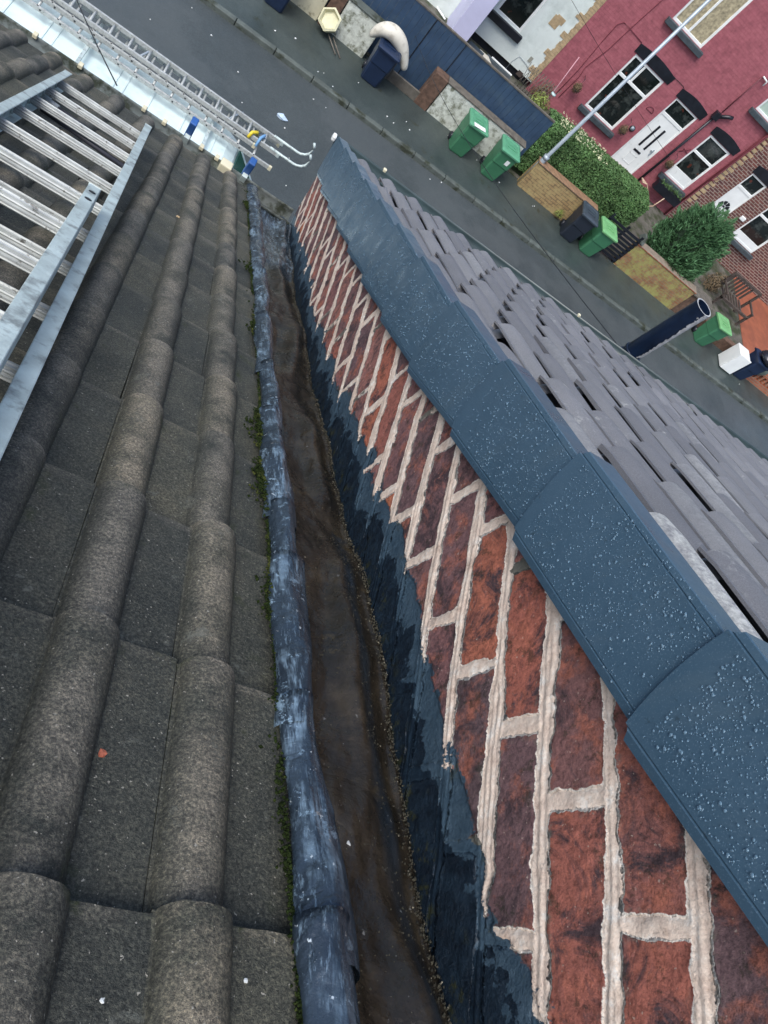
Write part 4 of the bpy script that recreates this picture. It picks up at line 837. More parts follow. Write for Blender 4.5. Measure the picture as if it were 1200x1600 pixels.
# upturned wicker stool
sx = at(505, 50, 2, PV); c0 = Vector((sx[0] + .0, sx[1] - .05, PV + .32))
st = thing('stool', (c0.x, c0.y, PV), 'upturned cream six sided stool with two brown legs', 'stool')
ax_ = Vector((-.35, -.72, .62)).normalized(); u_ = ax_.cross(Vector((1, 0, 0))).normalized(); v_ = ax_.cross(u_)
b = MB()
hexp = lambda r, d: [c0 + ax_ * d + (u_ * math.cos(math.pi / 3 * i) + v_ * math.sin(math.pi / 3 * i)) * r for i in range(6)]
A0, A1, A2, A3 = hexp(.20, -.18), hexp(.27, .10), hexp(.22, .13), hexp(.19, .02); vv = A0 + A1 + A2 + A3
b.add(vv, [(i + 6 * k, (i + 1) % 6 + 6 * k, (i + 1) % 6 + 6 * k + 6, i + 6 * k + 6) for k in range(3) for i in range(6)] + [tuple(reversed(range(6))), tuple(range(18, 24))]); b.build('seat', mat('cream wicker', (.58, .56, .38), .7, var=.12, vscale=12, bump=.5, bscale=60), st)
for dx in (0, .13): b = MB(); b.tube([c0 + Vector((.1 + dx, -.1, -.2)), (c0.x + .42 + dx, c0.y - .42, PV + .02)], .016, 8); b.build('leg', M_TIMBER, st)
# curved cream cushion on the navy bin: a bent roll
pts = [(577, 57, 1.15), (590, 46, 1.25), (608, 45, 1.28), (622, 58, 1.22), (630, 76, 1.1), (632, 95, .98), (631, 111, .85)]
P3 = []
for px, py, hz in pts:
    a = at(px, py, 1, 17.35); P3.append((a[0], 17.35, a[2]))
b = MB(); n_ = 14; rads = [.05, .14, .19, .19, .15, .10, .085]
b.tube(P3, rads, n_); o = b.build('cushion', M_CUSH); sb = o.modifiers.new('s', 'SUBSURF'); sb.levels = sb.render_levels = 2
tag(o, 'curved cream vinyl cushion draped over the navy bin against the blue fence', 'cushion')
# pallet style chair
cx, cy = at(1143, 478, 2, PV + .3)[:2]
ch = thing('garden_chair', (cx, cy, PV), 'dark wooden slatted garden bench behind the brown wall', 'bench')
bw = 1.35
A0 = at(1128, 463, 2, PV + .45); 
x0, y0 = A0[0], A0[1]
for i in range(7): MB().box(x0 + .1 + i * .15, x0 + .1 + i * .15 + .075, y0 + .08, y0 + .62, PV + .42, PV + .45).build('seat_slat', M_DTIMBER, ch)
MB().box(x0, x0 + bw + .05, y0, y0 + .075, PV + .38, PV + .46).build('front_rail', M_DTIMBER, ch, bevel=.005)
for i in range(7): MB().box(x0 + .1 + i * .15, x0 + .1 + i * .15 + .07, y0 + .66, y0 + .69, PV + .45, PV + .95).build('back_slat', M_DTIMBER, ch)
MB().box(x0, x0 + bw + .05, y0 + .63, y0 + .70, PV + .95, PV + 1.04).build('back_rail', M_DTIMBER, ch, bevel=.005)
for xq in (x0, x0 + bw):
    MB().box(xq, xq + .07, y0 - .02, y0 + .68, PV + .60, PV + .65).build('arm_rest', M_DTIMBER, ch, bevel=.005)
    for yq in (y0, y0 + .63): MB().box(xq, xq + .07, yq, yq + .07, PV, PV + (.6 if yq == y0 else .95)).build('leg', M_DTIMBER, ch)

# ---------------------------------------------------------------- hedge, conifer, plants
def leaves(name, pos, nrm, size, m, label=None, cat=None, parent=None, asp=.5, stuff=False, seed=1):
    r = np.random.default_rng(seed); n = len(pos)
    d = nrm + r.normal(0, .55, (n, 3)); d /= np.linalg.norm(d, axis=1)[:, None]
    a = np.cross(d, r.normal(0, 1, (n, 3))); a /= np.linalg.norm(a, axis=1)[:, None]; c_ = np.cross(d, a)
    sz = size * r.uniform(.6, 1.3, (n, 1)); L_ = a * sz; Wd = c_ * sz * asp
    V = np.stack([pos - L_, pos - Wd * .9 + d * sz * .12, pos + L_, pos + Wd * .9 + d * sz * .12], 1).reshape(-1, 3)
    o = npmesh(name, V, np.arange(4 * n).reshape(-1, 4), m, parent, smooth=False)
    if parent is None: tag(o, label, cat)
    return o
# hedge
hx0, hx1 = xx(842, 215, 18.15), xx(1000, 330, 18.3); hy0, hy1 = 18.1, 19.0; hz1 = PV + 1.62
he = thing('hedge', ((hx0 + hx1) / 2, 18.55, PV), 'clipped green hedge behind the tan wall, under the red house window', 'hedge')
n = 30000; r = np.random.default_rng(4); fpick = r.random(n); X = r.uniform(hx0, hx1, n); Yh = r.uniform(hy0, hy1, n); Zh = r.uniform(PV + .3, hz1, n)
fr = fpick < .42; tp = (fpick >= .42) & (fpick < .84); en = (fpick >= .84) & (fpick < .93); nrm = np.zeros((n, 3))
Yh[fr] = hy0; nrm[fr, 1] = -1; Zh[tp] = hz1; nrm[tp, 2] = 1; X[en] = hx1; nrm[en, 0] = 1; nrm[fpick >= .93] = (0, -.5, .5)
ds = .10 * vnoise(X * 2.5, Yh * 2.5 + Zh * 2.5, 12) + np.abs(r.normal(0, .03, n)) * -1
pos = np.stack([X, Yh, Zh], 1) + nrm * (ds[:, None] + .02); pos[:, 2] -= .10 * np.clip((hx0 + 1.0 - X), 0, 1) + .05 * ((Yh - 18.5) ** 2) * 4
leaves('leaves', pos, nrm, .034, M_LEAF, parent=he, seed=2)
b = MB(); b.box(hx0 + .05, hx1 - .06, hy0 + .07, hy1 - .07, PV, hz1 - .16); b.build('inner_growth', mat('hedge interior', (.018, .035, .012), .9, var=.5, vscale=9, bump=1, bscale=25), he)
n = 260; pos = np.stack([r.uniform(hx0 + .2, hx0 + 1.9, n), r.uniform(hy0 + .1, hy1 - .1, n), np.full(n, hz1 + .05)], 1)
leaves('pale_shoots', pos, np.tile([0, 0, 1.], (n, 1)), .035, mat('pale cream shoots', (.45, .46, .28), .6, var=.3, vscale=20), parent=he, seed=6)
# conifer
cc = Vector(at(1086, 376, 1, 18.7)); cfz = PV
cn = thing('conifer', (cc.x, 18.75, PV), 'rounded bushy green conifer behind the algae covered wall', 'conifer shrub')
b = MB(); b.tube([(cc.x, 18.75, PV), (cc.x, 18.75, PV + 1.6)], [.09, .03], 8); b.build('trunk', M_DTIMBER, cn)
r = np.random.default_rng(14); npl, nl = 330, 110; n = npl * nl; Hc = 2.55
pct = r.uniform(0, 2 * np.pi, npl); phz = r.uniform(.02, .95, npl)
pr = np.interp(phz, [0, .12, .35, .6, .8, .93, 1], [.72, .88, .95, .84, .60, .34, .10]) * r.uniform(.72, 1.04, npl)
pb_ = np.stack([cc.x + .95 * pr * np.cos(pct), 18.75 + .80 * pr * np.sin(pct), PV + .10 + phz * Hc * .92], 1)
pd = np.stack([np.cos(pct) * r.uniform(.25, .9, npl), np.sin(pct) * r.uniform(.25, .9, npl), r.uniform(.5, 1.1, npl)], 1); pd /= np.linalg.norm(pd, axis=1)[:, None]
tt = r.uniform(-.5, 1, (npl, nl, 1)); pl_len = r.uniform(.18, .38, (npl, 1, 1))
off_ = r.normal(0, 1, (npl, nl, 3)) * (.085 * (1.15 - np.clip(tt, 0, 1)))
pos = (pb_[:, None] + pd[:, None] * tt * pl_len + off_).reshape(-1, 3)
outv = np.repeat(pd, nl, 0); ct = np.repeat(pct, nl)
tilt = outv + r.normal(0, .33, (n, 3)); tilt /= np.linalg.norm(tilt, axis=1)[:, None]
side = np.cross(tilt, r.normal(0, 1, (n, 3))); side /= np.linalg.norm(side, axis=1)[:, None]; ln = r.uniform(.06, .15, (n, 1)); wd = ln * .13
V = np.stack([pos - tilt * ln * .5 - side * wd * .4, pos + side * wd, pos + tilt * ln * .7, pos - side * wd], 1).reshape(-1, 3)
npmesh('foliage', V, np.arange(4 * n).reshape(-1, 4), M_CONIF, cn, smooth=False)
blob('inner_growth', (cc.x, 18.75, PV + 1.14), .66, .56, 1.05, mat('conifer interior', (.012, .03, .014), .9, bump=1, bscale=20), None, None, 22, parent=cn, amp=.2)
# bramble clump with pale leaves left of the hedge
for (px, py, lab, sc, n, m_) in ((838, 165, 'leafy yellow green shrub at the left end of the hedge', .34, 900, M_YPLANT), (850, 138, 'twiggy brown climber between the blue fence and the red house', .3, 700, M_TWIG), (1020, 385, 'dead brown weeds beside the slatted gate', .3, 600, M_TWIG), (1118, 440, 'dead weeds at the foot of the conifer', .32, 700, M_TWIG), (868, 368, 'green weeds at the foot of the tan wall', .12, 260, M_YPLANT)):
    c_ = at(px, py, 2, PV + .35 if sc > .2 else PV + .05); r = np.random.default_rng(px); d = r.normal(0, 1, (n, 3)); d[:, 2] = np.abs(d[:, 2]); d /= np.linalg.norm(d, axis=1)[:, None]
    yy = c_[1] if sc > .2 else WY - .08
    pl_ = thing('shrub' if sc > .2 else 'weeds', (c_[0], yy, PV), lab, 'shrub' if sc > .2 else 'weeds')
    pos = np.array([c_[0], yy, PV + .1]) + d * r.uniform(.2, 1, (n, 1)) ** .5 * np.array([sc * 1.3, sc * .9, sc * 2.0]); leaves('foliage', pos, d, .045 if sc > .2 else .02, m_, parent=pl_, seed=px, asp=.35)
    b = MB()
    for i in range(9): q = pos[i * 7]; b.tube([(c_[0] + r.normal(0, .05), yy, PV), tuple((np.array([c_[0], yy, PV + .2]) + q) / 2), tuple(q)], .006, 5)
    b.build('stem', M_TWIG, pl_)

# ================================================================ OPPOSITE HOUSES
HT = -2.0
def px2(px, py, y=W): a = at(px, py, 1, y); return a[0], a[2]
def window(parent, x0, x1, z0, z1, y=W, transom=None, mull=None, fr=.075, glass=M_GLASS, back=None, panel=None):
    b = MB(); t_ = .06; yf = y - .02
    b.box(x0, x1, yf, yf + t_, z0, z0 + fr); b.box(x0, x1, yf, yf + t_, z1 - fr, z1); b.box(x0, x0 + fr, yf, yf + t_, z0 + fr, z1 - fr); b.box(x1 - fr, x1, yf, yf + t_, z0 + fr, z1 - fr)
    if transom: b.box(x0 + fr, x1 - fr, yf + .002, yf + t_, transom - fr * .55, transom + fr * .55)
    if mull:
        for (mx, ma, mb_) in mull: b.box(mx - fr * .45, mx + fr * .45, yf + .004, yf + t_, ma, mb_)
    o = b.build('window', M_UPVC, parent, bevel=.008)
    b = MB(); b.add([(x0 + fr, y + .012, z0 + fr), (x1 - fr, y + .012, z0 + fr), (x1 - fr, y + .012, z1 - fr), (x0 + fr, y + .012, z1 - fr)], [(0, 1, 2, 3)]); b.build('pane', glass, o)
    if panel: b = MB(); b.box(x0 + fr, x1 - fr, yf + .01, yf + .03, z0 + fr, panel); b.build('lower_panel', M_UPVC, o)
    return o
def facade(parent, x0, x1, z0, z1, holes, m, y=W, name='wall'):      # wall with real openings, a reveal behind each
    xs = sorted({x0, x1, *[h[0] for h in holes], *[h[1] for h in holes]}); zs = sorted({z0, z1, *[h[2] for h in holes], *[h[3] for h in holes]})
    b = MB()
    for i in range(len(xs) - 1):
        for j in range(len(zs) - 1):
            cx_, cz_ = (xs[i] + xs[i + 1]) / 2, (zs[j] + zs[j + 1]) / 2
            if any(h[0] < cx_ < h[1] and h[2] < cz_ < h[3] for h in holes): continue
            b.add([(xs[i], y - .04, zs[j]), (xs[i + 1], y - .04, zs[j]), (xs[i + 1], y - .04, zs[j + 1]), (xs[i], y - .04, zs[j + 1])], [(0, 1, 2, 3)])
    for h in holes:
        a0, a1, c0_, c1_ = h; y0_, y1_ = y - .04, y + .2
        b.add([(a0, y0_, c0_), (a1, y0_, c0_), (a1, y0_, c1_), (a0, y0_, c1_), (a0, y1_, c0_), (a1, y1_, c0_), (a1, y1_, c1_), (a0, y1_, c1_)], [(0, 1, 5, 4), (1, 2, 6, 5), (2, 3, 7, 6), (3, 0, 4, 7)])
    b.box(x0, x1, y + .2, y + .5, z0, z1)
    return b.build(name, m, parent)
def roofslab(parent, x0, x1, m=M_TILE2):
    b = MB(); b.hexa([(x0, W - .3, HT - .05), (x1, W - .3, HT - .05), (x1, W + 4.5, HT + 2.6), (x0, W + 4.5, HT + 2.6), (x0, W - .3, HT + .1), (x1, W - .3, HT + .1), (x1, W + 4.5, HT + 2.75), (x0, W + 4.5, HT + 2.75)]); b.build('roof', mat('slate roof', (.07, .075, .09), .6, var=.3, vscale=4), parent)
    MB().box(x0, x1, W - .33, W - .22, HT - .1, HT).build('gutter', M_BLACK, parent)
# --- red house
rx0, rx1 = 7.72, 14.2
red = thing('red_house', ((rx0 + rx1) / 2, W, PV), 'crimson painted brick terraced house with white door and black lintels', 'house')
w1 = (9.38, 10.60, -8.50, -6.62); w2 = (9.38, 10.60, -5.46, -3.6); dr = (11.23, 12.20, -9.08, -6.66); w3 = (12.90, 13.86, -8.36, -6.70); w4 = (13.15, 14.0, -5.46, -4.1)
facade(red, rx0, rx1, PV - .1, HT, [w1, w2, dr, w3, w4], M_REDB)
window(red, *w1, transom=-7.25, mull=[((w1[0] + w1[1]) / 2 - .12, -7.25, -6.70)])
window(red, *w2, transom=None, mull=[((w2[0] + w2[1]) / 2, w2[2] + .07, w2[3] - .07)], glass=M_CURT)
window(red, *w3, transom=-7.32, panel=-7.98)
window(red, *w4, glass=M_PALE)
def lintel(parent, x0, x1, z, m=M_BLACK, h=.24, rise=.07, nm='lintel', y=W):
    b = MB(); n_ = 8; pts = [(x0 + (x1 - x0) * i / n_, z + h + rise * math.sin(math.pi * i / n_)) for i in range(n_ + 1)]
    poly = [(x0 + .02, y - .062, z)] + [(x1 - .02, y - .062, z)] + [(x, y - .062, zz_) for x, zz_ in reversed(pts)]; b.prism(poly, (0, .05, 0)); b.build(nm, m, parent)
def sill(parent, x0, x1, z, m=M_SILL): b = MB(); b.box(x0 - .12, x1 + .12, W - .17, W - .045, z - .15, z - .002); b.build('sill', m, parent, bevel=.012)
lintel(red, w1[0] - .12, w1[1] + .14, w1[3] + .02); lintel(red, dr[0] - .1, dr[1] + .1, dr[3] + .02); lintel(red, w3[0] - .1, w3[1] + .12, w3[3] + .02); lintel(red, w2[0] - .1, w2[1] + .1, w2[3] + .02)
for q in (w1, w2, w3, w4): sill(red, q[0], q[1], q[2])
roofslab(red, rx0, rx1)
# door
def door(parent, d, fan=False, slots=True):
    x0, x1, z0, z1 = d; fr_w = .06; yf = W - .02
    b = MB(); b.box(x0, x0 + fr_w, yf, yf + .07, z0, z1); b.box(x1 - fr_w, x1, yf, yf + .07, z0, z1); b.box(x0 + fr_w, x1 - fr_w, yf, yf + .07, z1 - fr_w, z1); zt_ = z1 - .48; b.box(x0 + fr_w, x1 - fr_w, yf, yf + .07, zt_ - .09, zt_)
    fo = b.build('door_frame', M_UPVC, parent, bevel=.006)
    MB().box(x0 + fr_w, x1 - fr_w, yf + .035, yf + .045, zt_, z1 - fr_w).build('top_light', M_GLASS, fo)
    b = MB(); b.box(x0 + fr_w, x1 - fr_w, yf + .015, yf + .05, z0, zt_ - .09)
    xm = (x0 + x1) / 2
    do = b.build('door', M_UPVC, parent)
    b = MB(); 
    for a0, a1, c0_, c1_ in ((xm - .16, xm + .16, z0 + .18, z0 + .50),):
        b.box(a0, a1, yf + .008, yf + .014, c0_, c0_ + .02); b.box(a0, a1, yf + .008, yf + .014, c1_ - .02, c1_); b.box(a0, a0 + .02, yf + .008, yf + .014, c0_, c1_); b.box(a1 - .02, a1, yf + .008, yf + .014, c0_, c1_)
    b.build('moulding', M_WHITEP, do)
    if slots:
        for dx in (-.17, .06): MB().box(xm + dx, xm + dx + .075, yf + .004, yf + .0145, z0 + .80, z0 + 1.58).build('door_glass', M_BLACK, do, bevel=.02)
        MB().box(xm - .15, xm + .13, yf + .004, yf + .0145, z0 + .60, z0 + .67).build('letter_box', M_BLACK, do, bevel=.004)
        b = MB(); b.box(x1 - .15, x1 - .12, yf - .02, yf + .0145, z0 + .78, z0 + 1.0); b.box(x1 - .22, x1 - .12, yf - .03, yf - .005, z0 + .92, z0 + .95); b.build('handle', M_GALV, do)
    if fan:
        b = MB(); R0, R1 = .09, .22; zc = z0 + 1.25
        for k in range(4):
            a0, a1 = math.pi * (k + .1) / 4, math.pi * (k + .9) / 4
            b.prism([(xm + r_ * math.cos(a), yf + .004, zc + r_ * math.sin(a)) for r_, a in ((R0, a0), (R1, a0), (R1, (a0 + a1) / 2), (R1, a1), (R0, a1))], (0, .01, 0))
        b.prism([(xm + .06 * math.cos(a), yf + .004, zc + .06 * math.sin(a)) for a in [math.pi * k / 6 for k in range(7)]], (0, .01, 0)); b.build('fan_light', M_BLACK, do)
door(red, dr)
b = MB(); b.box(dr[0] - .1, dr[1] + .1, W - .55, W - .05, PV - .05, dr[2] - .003); b.build('doorstep', M_KERB, red)
def downpipe(parent, x, z0, z1, r_=.04, m=M_BLACK, head=False, y=W - .11):
    b = MB(); b.tube([(x, y, z0), (x, y, z1)], r_, 10); o = b.build('downpipe', m, parent)
    if head: b = MB(); b.box(x - .10, x + .10, y - .08, y + .06, z1 - .05, z1 + .16); b.build('hopper', m, o)
dpx = 12.47; downpipe(red, dpx, PV, -6.30, head=True); b = MB(); b.tube([(dpx, W - .12, -6.28), (dpx + .30, W - .12, -6.05), (dpx + .42, W - .12, -6.0)], .055, 10); b.build('waste_pipe', M_BLACK, red)
b = MB(); b.tube([(dpx + .05, W - .1, -6.1), (dpx + .0, W - .1, -4.85)], .018, 8); b.tube([(dpx, W - .1, -4.85), (dpx + .18, W - .1, -4.78)], .018, 8); b.build('thin_pipe', mat('painted pipe', (.12, .03, .04), .6), red)
MB().tube([(dpx + .0, W - .12, -4.80), (dpx + .2, W - .12, -4.82), (dpx + .21, W - .12, -4.95)], .022, 8).build('overflow_pipe', M_WHITEP, red)
downpipe(red, 14.08, PV, HT - .1, .035, mat('red painted pipe', (.17, .035, .045), .6))
M_RCAB = mat('red painted cable', (.16, .03, .045), .6)
def wallpath(pts, y=W - .055): return [(px2(*p, y)[0], y, px2(*p, y)[1]) for p in pts]
b = MB(); b.tube(wallpath([(868, 147), (905, 108), (940, 66), (965, 38), (975, 35), (985, 45), (1003, 67)]), .009, 6); b.tube(wallpath([(873, 152), (905, 120), (915, 105), (950, 78), (985, 45), (1035, 0), (1060, -20)]), .009, 6); b.build('wall_cable', M_RCAB, red)
b = MB(); b.tube(wallpath([(1005, 72), (1068, 135), (1075, 160)]), .007, 6); b.build('wall_cable', M_CABLE, red)
xc, zc = px2(1014, 172); b = MB(); b.tube([(xc + .13 * math.cos(a), W - .05, zc + .13 * math.sin(a)) for a in [math.pi * k / 8 for k in range(9)]] + [(xc - .13, W - .05, zc), (xc + .13, W - .05, zc)], .008, 6); b.build('iron_motif', M_RCAB, red)
xc, zc = px2(988, 199); b = MB(); b.tube([(xc, W - .07, zc), (xc, W - .04, zc)], .09, 20); o_ = b.build('number_plaque', M_BLACK, red); b = MB(); b.tube([(xc, W - .078, zc), (xc, W - .071, zc)], .065, 20); b.build('plaque_face', M_GALV, o_)
for (px, py) in ((1070, 233), (1112, 280)):
    xc, zc = px2(px, py); b = MB(); b.tube([(xc - .1, W - .06, zc - .12), (xc + .12, W - .06, zc + .14)], .012, 6); b.tube([(xc - .08, W - .06, zc + .03), (xc + .14, W - .06, zc - .02)], .012, 6); b.build('plant_bracket', M_RCAB, red)
# red house baskets
for (px, py, lab) in ((902, 137, 'dry brown hanging basket left of the red house\'s ground window'), (974, 203, 'dry brown hanging basket between the red house window and door'), (1046, 257, 'dry brown basket plant left of the small red house window')):
    xc, zc = px2(px, py, W - .25); r = np.random.default_rng(px); n = 500; d = r.normal(0, 1, (n, 3)); d /= np.linalg.norm(d, axis=1)[:, None]
    hb = thing('hanging_basket', (xc, W - .25, zc), lab, 'hanging basket')
    leaves('dry_plant', np.array([xc, W - .25, zc]) + d * r.uniform(.4, 1, (n, 1)) * np.array([.15, .13, .19]), d, .035, M_TWIG, parent=hb, seed=px, asp=.3)
    b = MB(); b.tube([(xc + .12 * math.cos(a), W - .25 + .12 * math.sin(a), zc - .05) for a in [2 * math.pi * k / 12 for k in range(13)]], .008, 5); b.tube([(xc, W - .05, zc + .3), (xc, W - .25, zc + .3), (xc, W - .25, zc + .05)], .008, 5); b.build('bracket', M_BLACK, hb)
# window box by the small window
xb, zb = px2(1028, 290, W - .3); b = MB(); b.box(12.85, 13.95, W - .38, W - .19, -8.78, -8.52); o = thing('window_box', (13.4, W - .3, -8.78), 'black planter trough below the small red house window', 'planter'); b.build('trough', M_BLACK, o)
r = np.random.default_rng(8); n = 300; pos = np.stack([r.uniform(12.9, 13.9, n), W - .3 + r.normal(0, .05, n), -8.50 + np.abs(r.normal(0, .06, n))], 1); leaves('withered_plants', pos, np.tile([0, 0, 1.], (n, 1)), .03, M_LEAF, parent=o, seed=9)
b = MB(); 
for k in range(3): a = [px2(*p, 21.3 - k * .1) for p in ((1003, 278 + k * 3), (1011, 288), (1012, 305 - k * 4), (1003, 318 + k * 2))]; b.tube([(q[0], 21.3 - k * .1, q[1]) for q in a], .018, 6)
a = [px2(*p, 21.2) for p in ((1000, 323), (1020, 322), (1038, 310))]; b.tube([(q[0], 21.2, q[1]) for q in a], .018, 6)
tag(b.build('garden_hose', M_HOSE), 'peach coloured hose hanging at the right end of the hedge', 'hose')
# --- white rendered house
wx0, wx1 = 4.95, rx0
wh_ = thing('white_house', ((wx0 + wx1) / 2, W, PV), 'white rendered terraced house left of the red house with sandy bare brick patches', 'house')
ww = (px2(770, 19)[0], px2(812, 51)[0], px2(812, 51)[1], -6.6)
facade(wh_, wx0, wx1 - .003, PV + .25, HT, [ww], M_RENDER); window(wh_, *ww); 
b = MB(); b.box(ww[0] - .1, ww[1] + .12, W - .16, W - .045, ww[2] - .2, ww[2] - .002); b.build('sill', M_BLACK, wh_, bevel=.01)
b = MB()
for k in range(90):
    z0_ = PV + .3 + k * .085; 
    if z0_ > HT: break
    wd = .16 + (.14 if k % 7 in (2, 3) else 0) + .05 * random.random(); b.box(wx1 - wd, wx1 - .004, W - .055, W - .035, z0_, z0_ + .078)
b.build('quoin_bricks', M_SAND, wh_)
for (px, py, w_, h_, m_) in ((868, 33, .26, .30, M_SAND), (829, 92, .1, .16, mat('grey patch', (.3, .3, .25), .8)), (812, 114, .18, .15, M_DTIMBER)):
    xc, zc = px2(px, py); b = MB(); b.box(xc - w_ / 2, xc + w_ / 2, W - .05, W - .038, zc - h_ / 2, zc + h_ / 2); b.box(xc - w_ / 2 + .06, xc + w_ / 2 + .07, W - .049, W - .038, zc - h_ / 2 + .02 + h_ * .5, zc + h_ / 2 + .05) if w_ > .2 else None; b.build('bare_patch' if m_ != M_DTIMBER else 'air_vent', m_, wh_)
b = MB(); b.tube(wallpath([(785, 113), (800, 96), (812, 88), (822, 100), (828, 112)]), .006, 6); b.build('wall_cable', M_GALV, wh_)
roofslab(wh_, wx0, wx1 - .01)
# dark basement opening below the white wall with rubbish
MB().box(wx0, wx1 - .1, W + .05, W + .3, PV - .1, PV + .248).build('basement_opening', M_BLACK, wh_)
# --- lilac bay house
lb = thing('lilac_house', (2.4, W, PV), 'house with pale lilac bay pier at the photo\'s top edge', 'house')
lx0, lx1 = px2(697, 57, 21.2)[0], px2(720, 77, 21.2)[0]
MB().box(lx0, lx1, 21.2, W - .05, PV, HT).build('bay_pier', M_LILAC, lb, bevel=.01)
lw = (2.9, lx0 - .35, -7.9, -6.2)
facade(lb, 0.2, wx0 - .004, PV, HT, [(2.6, 3.9, -8.35, -6.4)], M_RENDER); window(lb, 2.6, 3.9, -8.35, -6.4, mull=[(3.25, -8.28, -6.47)]); sill(lb, 2.6, 3.9, -8.35); roofslab(lb, .2, wx0 - .01)
# --- brick house at the right
bh = thing('brick_house', (17.5, W, PV), 'dark red brick terraced house with a fan light door, at the right edge', 'house')
d2 = (14.92, 15.66, PV + .12, -6.62); x4, z4 = px2(1148, 368); w5 = (16.35, 17.55, -8.35, -6.6)
facade(bh, rx1 + .003, 24, PV - .1, HT, [d2, w5], M_BRB); door(bh, d2, fan=True, slots=False); window(bh, *w5, transom=-7.3, panel=-8.05); sill(bh, w5[0], w5[1], w5[2]); lintel(bh, d2[0] - .1, d2[1] + .1, d2[3] + .02); lintel(bh, w5[0] - .1, w5[1] + .1, w5[3] + .02); roofslab(bh, rx1 + .01, 24)
b = MB()
for k in range(60):
    z0_ = PV + .8 + k * .16
    if z0_ > HT: break
    b.box(rx1 + .01, rx1 + .16 + .06 * (k % 2), W - .055, W - .036, z0_, z0_ + .10)
b.build('quoin_bricks', M_SAND, bh)
xc, zc = px2(1160, 339); MB().box(xc - .1, xc + .1, W - .12, W - .05, zc - .07, zc + .07).build('outdoor_light', M_WHITEP, bh, bevel=.02)
# yard clutter by the white house
def yb(px, py, z): return at(px, py, 2, z)
p = yb(752, 82, PV + .3); 
def slab(name, px, py, sx_, sy_, sz_, rot, m, label, cat, zb=0.0):
    c_ = at(px, py, 2, PV + zb + sz_ / 2); b = MB(); b.box(-sx_ / 2, sx_ / 2, -sy_ / 2, sy_ / 2, -sz_ / 2, sz_ / 2); o = b.build(name, m, bevel=.01); o.location = (c_[0], c_[1], PV + zb + sz_ / 2 + .03); o.rotation_euler = rot; return tag(o, label, cat)
slab('board', 775, 112, .9, .5, .04, (.2, 0, -.1), M_SILL, 'grey board with pale edge leaning in the yard of the white house', 'board', .15)
slab('polystyrene_sheet', 757, 95, .55, .3, .12, (.1, .1, .3), M_CUSH, 'cream foam sheet dumped in the yard behind the blue fence', 'foam sheet', .1)
slab('broken_panel', 740, 80, .5, .35, .05, (.2, -.1, -.4), M_GREYL, 'grey broken panel dumped beside the lilac pier', 'panel', .2)
slab('cardboard_box', 750, 107, .26, .2, .16, (0, 0, .4), M_SAND, 'small tan cardboard box on the yard rubbish behind the blue fence', 'box', .2)
slab('white_bag', 727, 85, .22, .18, .1, (0, .2, .1), M_LITTER, 'small white bag at the foot of the lilac pier', 'bag', .25)
slab('white_rail', 783, 105, .75, .04, .04, (0, 0, -.05), M_WHITEP, 'white strip of trim lying on the grey board in the yard', 'trim', .32)
slab('white_rail', 688, 22, .4, .05, .04, (0, 0, -.6), M_WHITEP, 'short white strip on the ground behind the blue fence near the lilac house', 'trim', .02)
blob('red_cloth', tuple(at(790, 132, 2, PV + .2)), .12, .1, .06, mat('red cloth', (.35, .03, .03), .8), 'small red cloth in the yard behind the blue fence', 'cloth', 5)
b = MB(); 
c0_ = at(830, 145, 2, PV + .4)
for i in range(11):
    b.tube([(c0_[0] - .5 + i * .1, c0_[1] + .25, PV), (c0_[0] - .3 + i * .1, c0_[1] + .25, PV + .9)], .008, 5); b.tube([(c0_[0] - .3 + i * .1, c0_[1] + .26, PV), (c0_[0] - .5 + i * .1, c0_[1] + .26, PV + .9)], .008, 5)
tag(b.build('trellis', M_TIMBER), 'brown lattice trellis below the sandy corner of the white house', 'trellis')
c_ = at(864, 148, 2, PV + .9); 
lt_ = thing('washing_line_post', (c_[0], c_[1], PV), 'thin pink pole with a pale disc at the hedge end', 'pole')
b = MB(); b.tube([(c_[0], c_[1], PV + .6), (c_[0] - .05, c_[1] + .4, PV + 1.9)], .012, 6); b.build('pole', mat('pink pole', (.55, .3, .34), .5), lt_)
b = MB(); b.tube([(c_[0], c_[1], PV + .9), (c_[0], c_[1], PV + .94)], .075, 14); b.build('disc', mat('pale teal disc', (.45, .6, .6), .4), lt_)
b = MB(); v0 = at(915, 175, 2, PV + .5)
for q in ((880, 160), (897, 172), (918, 195), (940, 215), (958, 232)):
    pass
sh = thing('shelf_rack', (10.0, 20.9, PV), 'dark slatted rack below the red house ground window', 'rack')
for i in range(4): MB().box(8.95, 11.1, 20.55 + i * .14, 20.62 + i * .14, PV + .62, PV + .66).build('slat', M_DTIMBER, sh)
for x in (9.0, 10.0, 11.0): MB().box(x, x + .06, 20.6, 20.98, PV, PV + .618).build('leg', M_DTIMBER, sh)
blob('stone', (9.1, 20.7, PV + .75), .16, .12, .09, M_CUSH, 'cream stone on the left end of the dark rack', 'stone', 4)
blob('stone', (10.85, 20.75, PV + .75), .2, .12, .10, M_CUSH, 'larger cream stone on the right end of the dark rack', 'stone', 6)

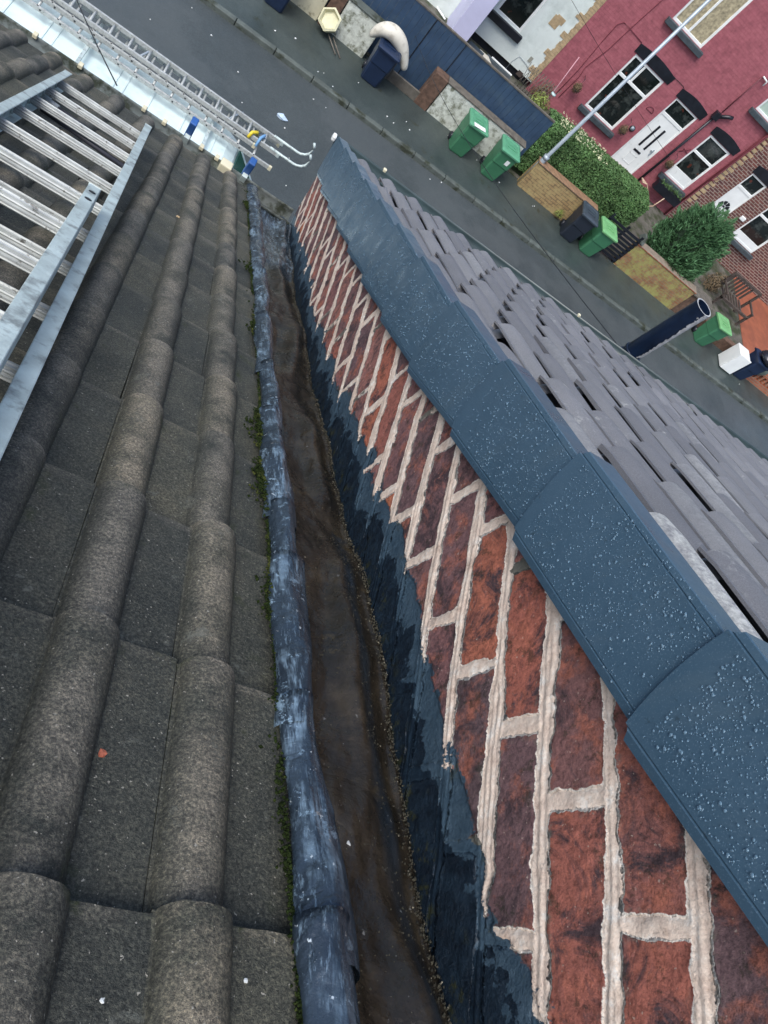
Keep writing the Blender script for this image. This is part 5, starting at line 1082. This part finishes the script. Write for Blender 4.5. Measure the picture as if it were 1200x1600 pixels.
# ================================================================ CABLES
def cable(a, b_, sag, r_, label, n=24):
    a = Vector(a); b_ = Vector(b_); b = MB(); pts = []
    for i in range(n + 1): q = i / n; p = a.lerp(b_, q); p.z -= sag * 4 * q * (1 - q); pts.append(p)
    b.tube(pts, r_, 6); return tag(b.build('overhead_cable', M_CABLE), label, 'cable', 'overhead telephone cables')
cable((-.35, 3.46, -2.70), at(96, -60, 1, 6.0), .02, .0035, 'thin black cable running from the near gutter over the van ladders')
cable((3.05, 3.8, -2.42), at(636, 5, 1, W - .1), .35, .004, 'thin cable crossing the street from the right roof gutter to the lilac house')
cable(at(885, -14, 1, 19.5), at(1046, 247, 1, W - .12), .05, .005, 'thin cable slanting down in front of the red house to its door')

# ================================================================ LITTER
lit = [(712, 8), (545, 68), (655, 108), (575, 62), (598, 91), (441, 184), (490, 155), (372, 112), (378, 160), (430, 48), (462, 60), (506, 114), (509, 168), (587, 188), (605, 182), (640, 203), (615, 192), (690, 285), (672, 280), (835, 322), (1107, 588), (900, 425), (560, 129), (520, 135), (447, 290), (452, 247), (410, 205), (445, 200), (330, 55), (300, 12), (832, 540 - 218), (780, 285), (1155, 600), (700, 212), (745, 250), (497, 112), (235, 30), (845, 310), (635, 190), (560, 182)]
base_l = None
for i, (px, py) in enumerate(lit):
    a = at(px, py, 2, PV); z = PV + .012 if a[1] > ky(a[0]) + .2 else GR + .012
    a = at(px, py, 2, z)
    rr = np.random.default_rng(i); b = MB(); n_ = 7; sc = rr.uniform(.010, .024)
    if (px, py) == (441, 184): sc = .12
    pts = [(math.cos(2 * math.pi * k / n_) * sc * rr.uniform(.5, 1.2), math.sin(2 * math.pi * k / n_) * sc * rr.uniform(.4, 1.), rr.uniform(0, sc * .5)) for k in range(n_)]
    b.add(pts + [(0, 0, sc * .6)] + [(x * .9, y * .9, -.008) for x, y, _ in pts], [(k, (k + 1) % n_, n_) for k in range(n_)] + [(k, n_ + 1 + k, n_ + 1 + (k + 1) % n_, (k + 1) % n_) for k in range(n_)])
    o = b.build('litter', mat('pale blue wrapper', (.5, .62, .75), .4) if sc == .12 else M_LITTER); o.location = (a[0], a[1], z)
    road_ = z < PV - .03
    if sc == .12: tag(o, 'crumpled pale blue wrapper on the road, largest scrap of litter there', 'litter')
    else: tag(o, 'small white scrap of litter on the ' + ('road' if road_ else 'far pavement'), 'litter', 'white scraps of litter on the ' + ('road' if road_ else 'far pavement'))
# debris on the near roof
def bit(px, py, sz, m, label, cat, p=.004, seed=1):
    r_ = CM.T @ np.array([(px - 600) / F, (py - 800) / F, 1.]); t_ = (-H + p) / (NS @ r_); c_ = r_ * t_; rr = np.random.default_rng(seed)
    n_ = 8; X_ = np.array([1, 0, 0]); b = MB(); top_ = []
    for k in range(n_):
        a = 2 * math.pi * k / n_; top_.append(c_ + (X_ * math.cos(a) + DS * math.sin(a) * 1.3) * sz * rr.uniform(.5, 1.2) + NS * rr.uniform(0, sz * .35))
    b.add(top_ + [c_ + NS * sz * .4] + [q - NS * sz * .5 for q in top_], [(k, (k + 1) % n_, n_) for k in range(n_)] + [(k, n_ + 1 + k, n_ + 1 + (k + 1) % n_, (k + 1) % n_) for k in range(n_)])
    return tag(b.build(cat.replace(' ', '_'), m), label, cat)
bit(161, 1177, .0048, M_RUST, 'small rusty red leaf scrap on the near tiles', 'leaf')
bit(22, 1450, .0022, M_LITTER, 'white crumb of mortar on the bottom left roll tile', 'crumb', .02, 2)
bit(160, 1563, .0022, M_LITTER, 'white crumb on the flat tile near the bottom edge', 'crumb', .004, 3)
bit(384, 1532, .0018, M_LITTER, 'white crumb on the tile beside the lead edge', 'crumb', .004, 4)
bit(278, 338, .008, M_SAND, 'brown pebble on the tiles near the gutter', 'pebble', .006, 5)
bit(545, 1318, .003, M_LITTER, 'white flake lying in the lead trough', 'flake', -.09, 6)
bit(672, 1288, .0032, M_LITTER, 'white paint flake at the wall end of the lead trough', 'flake', -.10, 7)
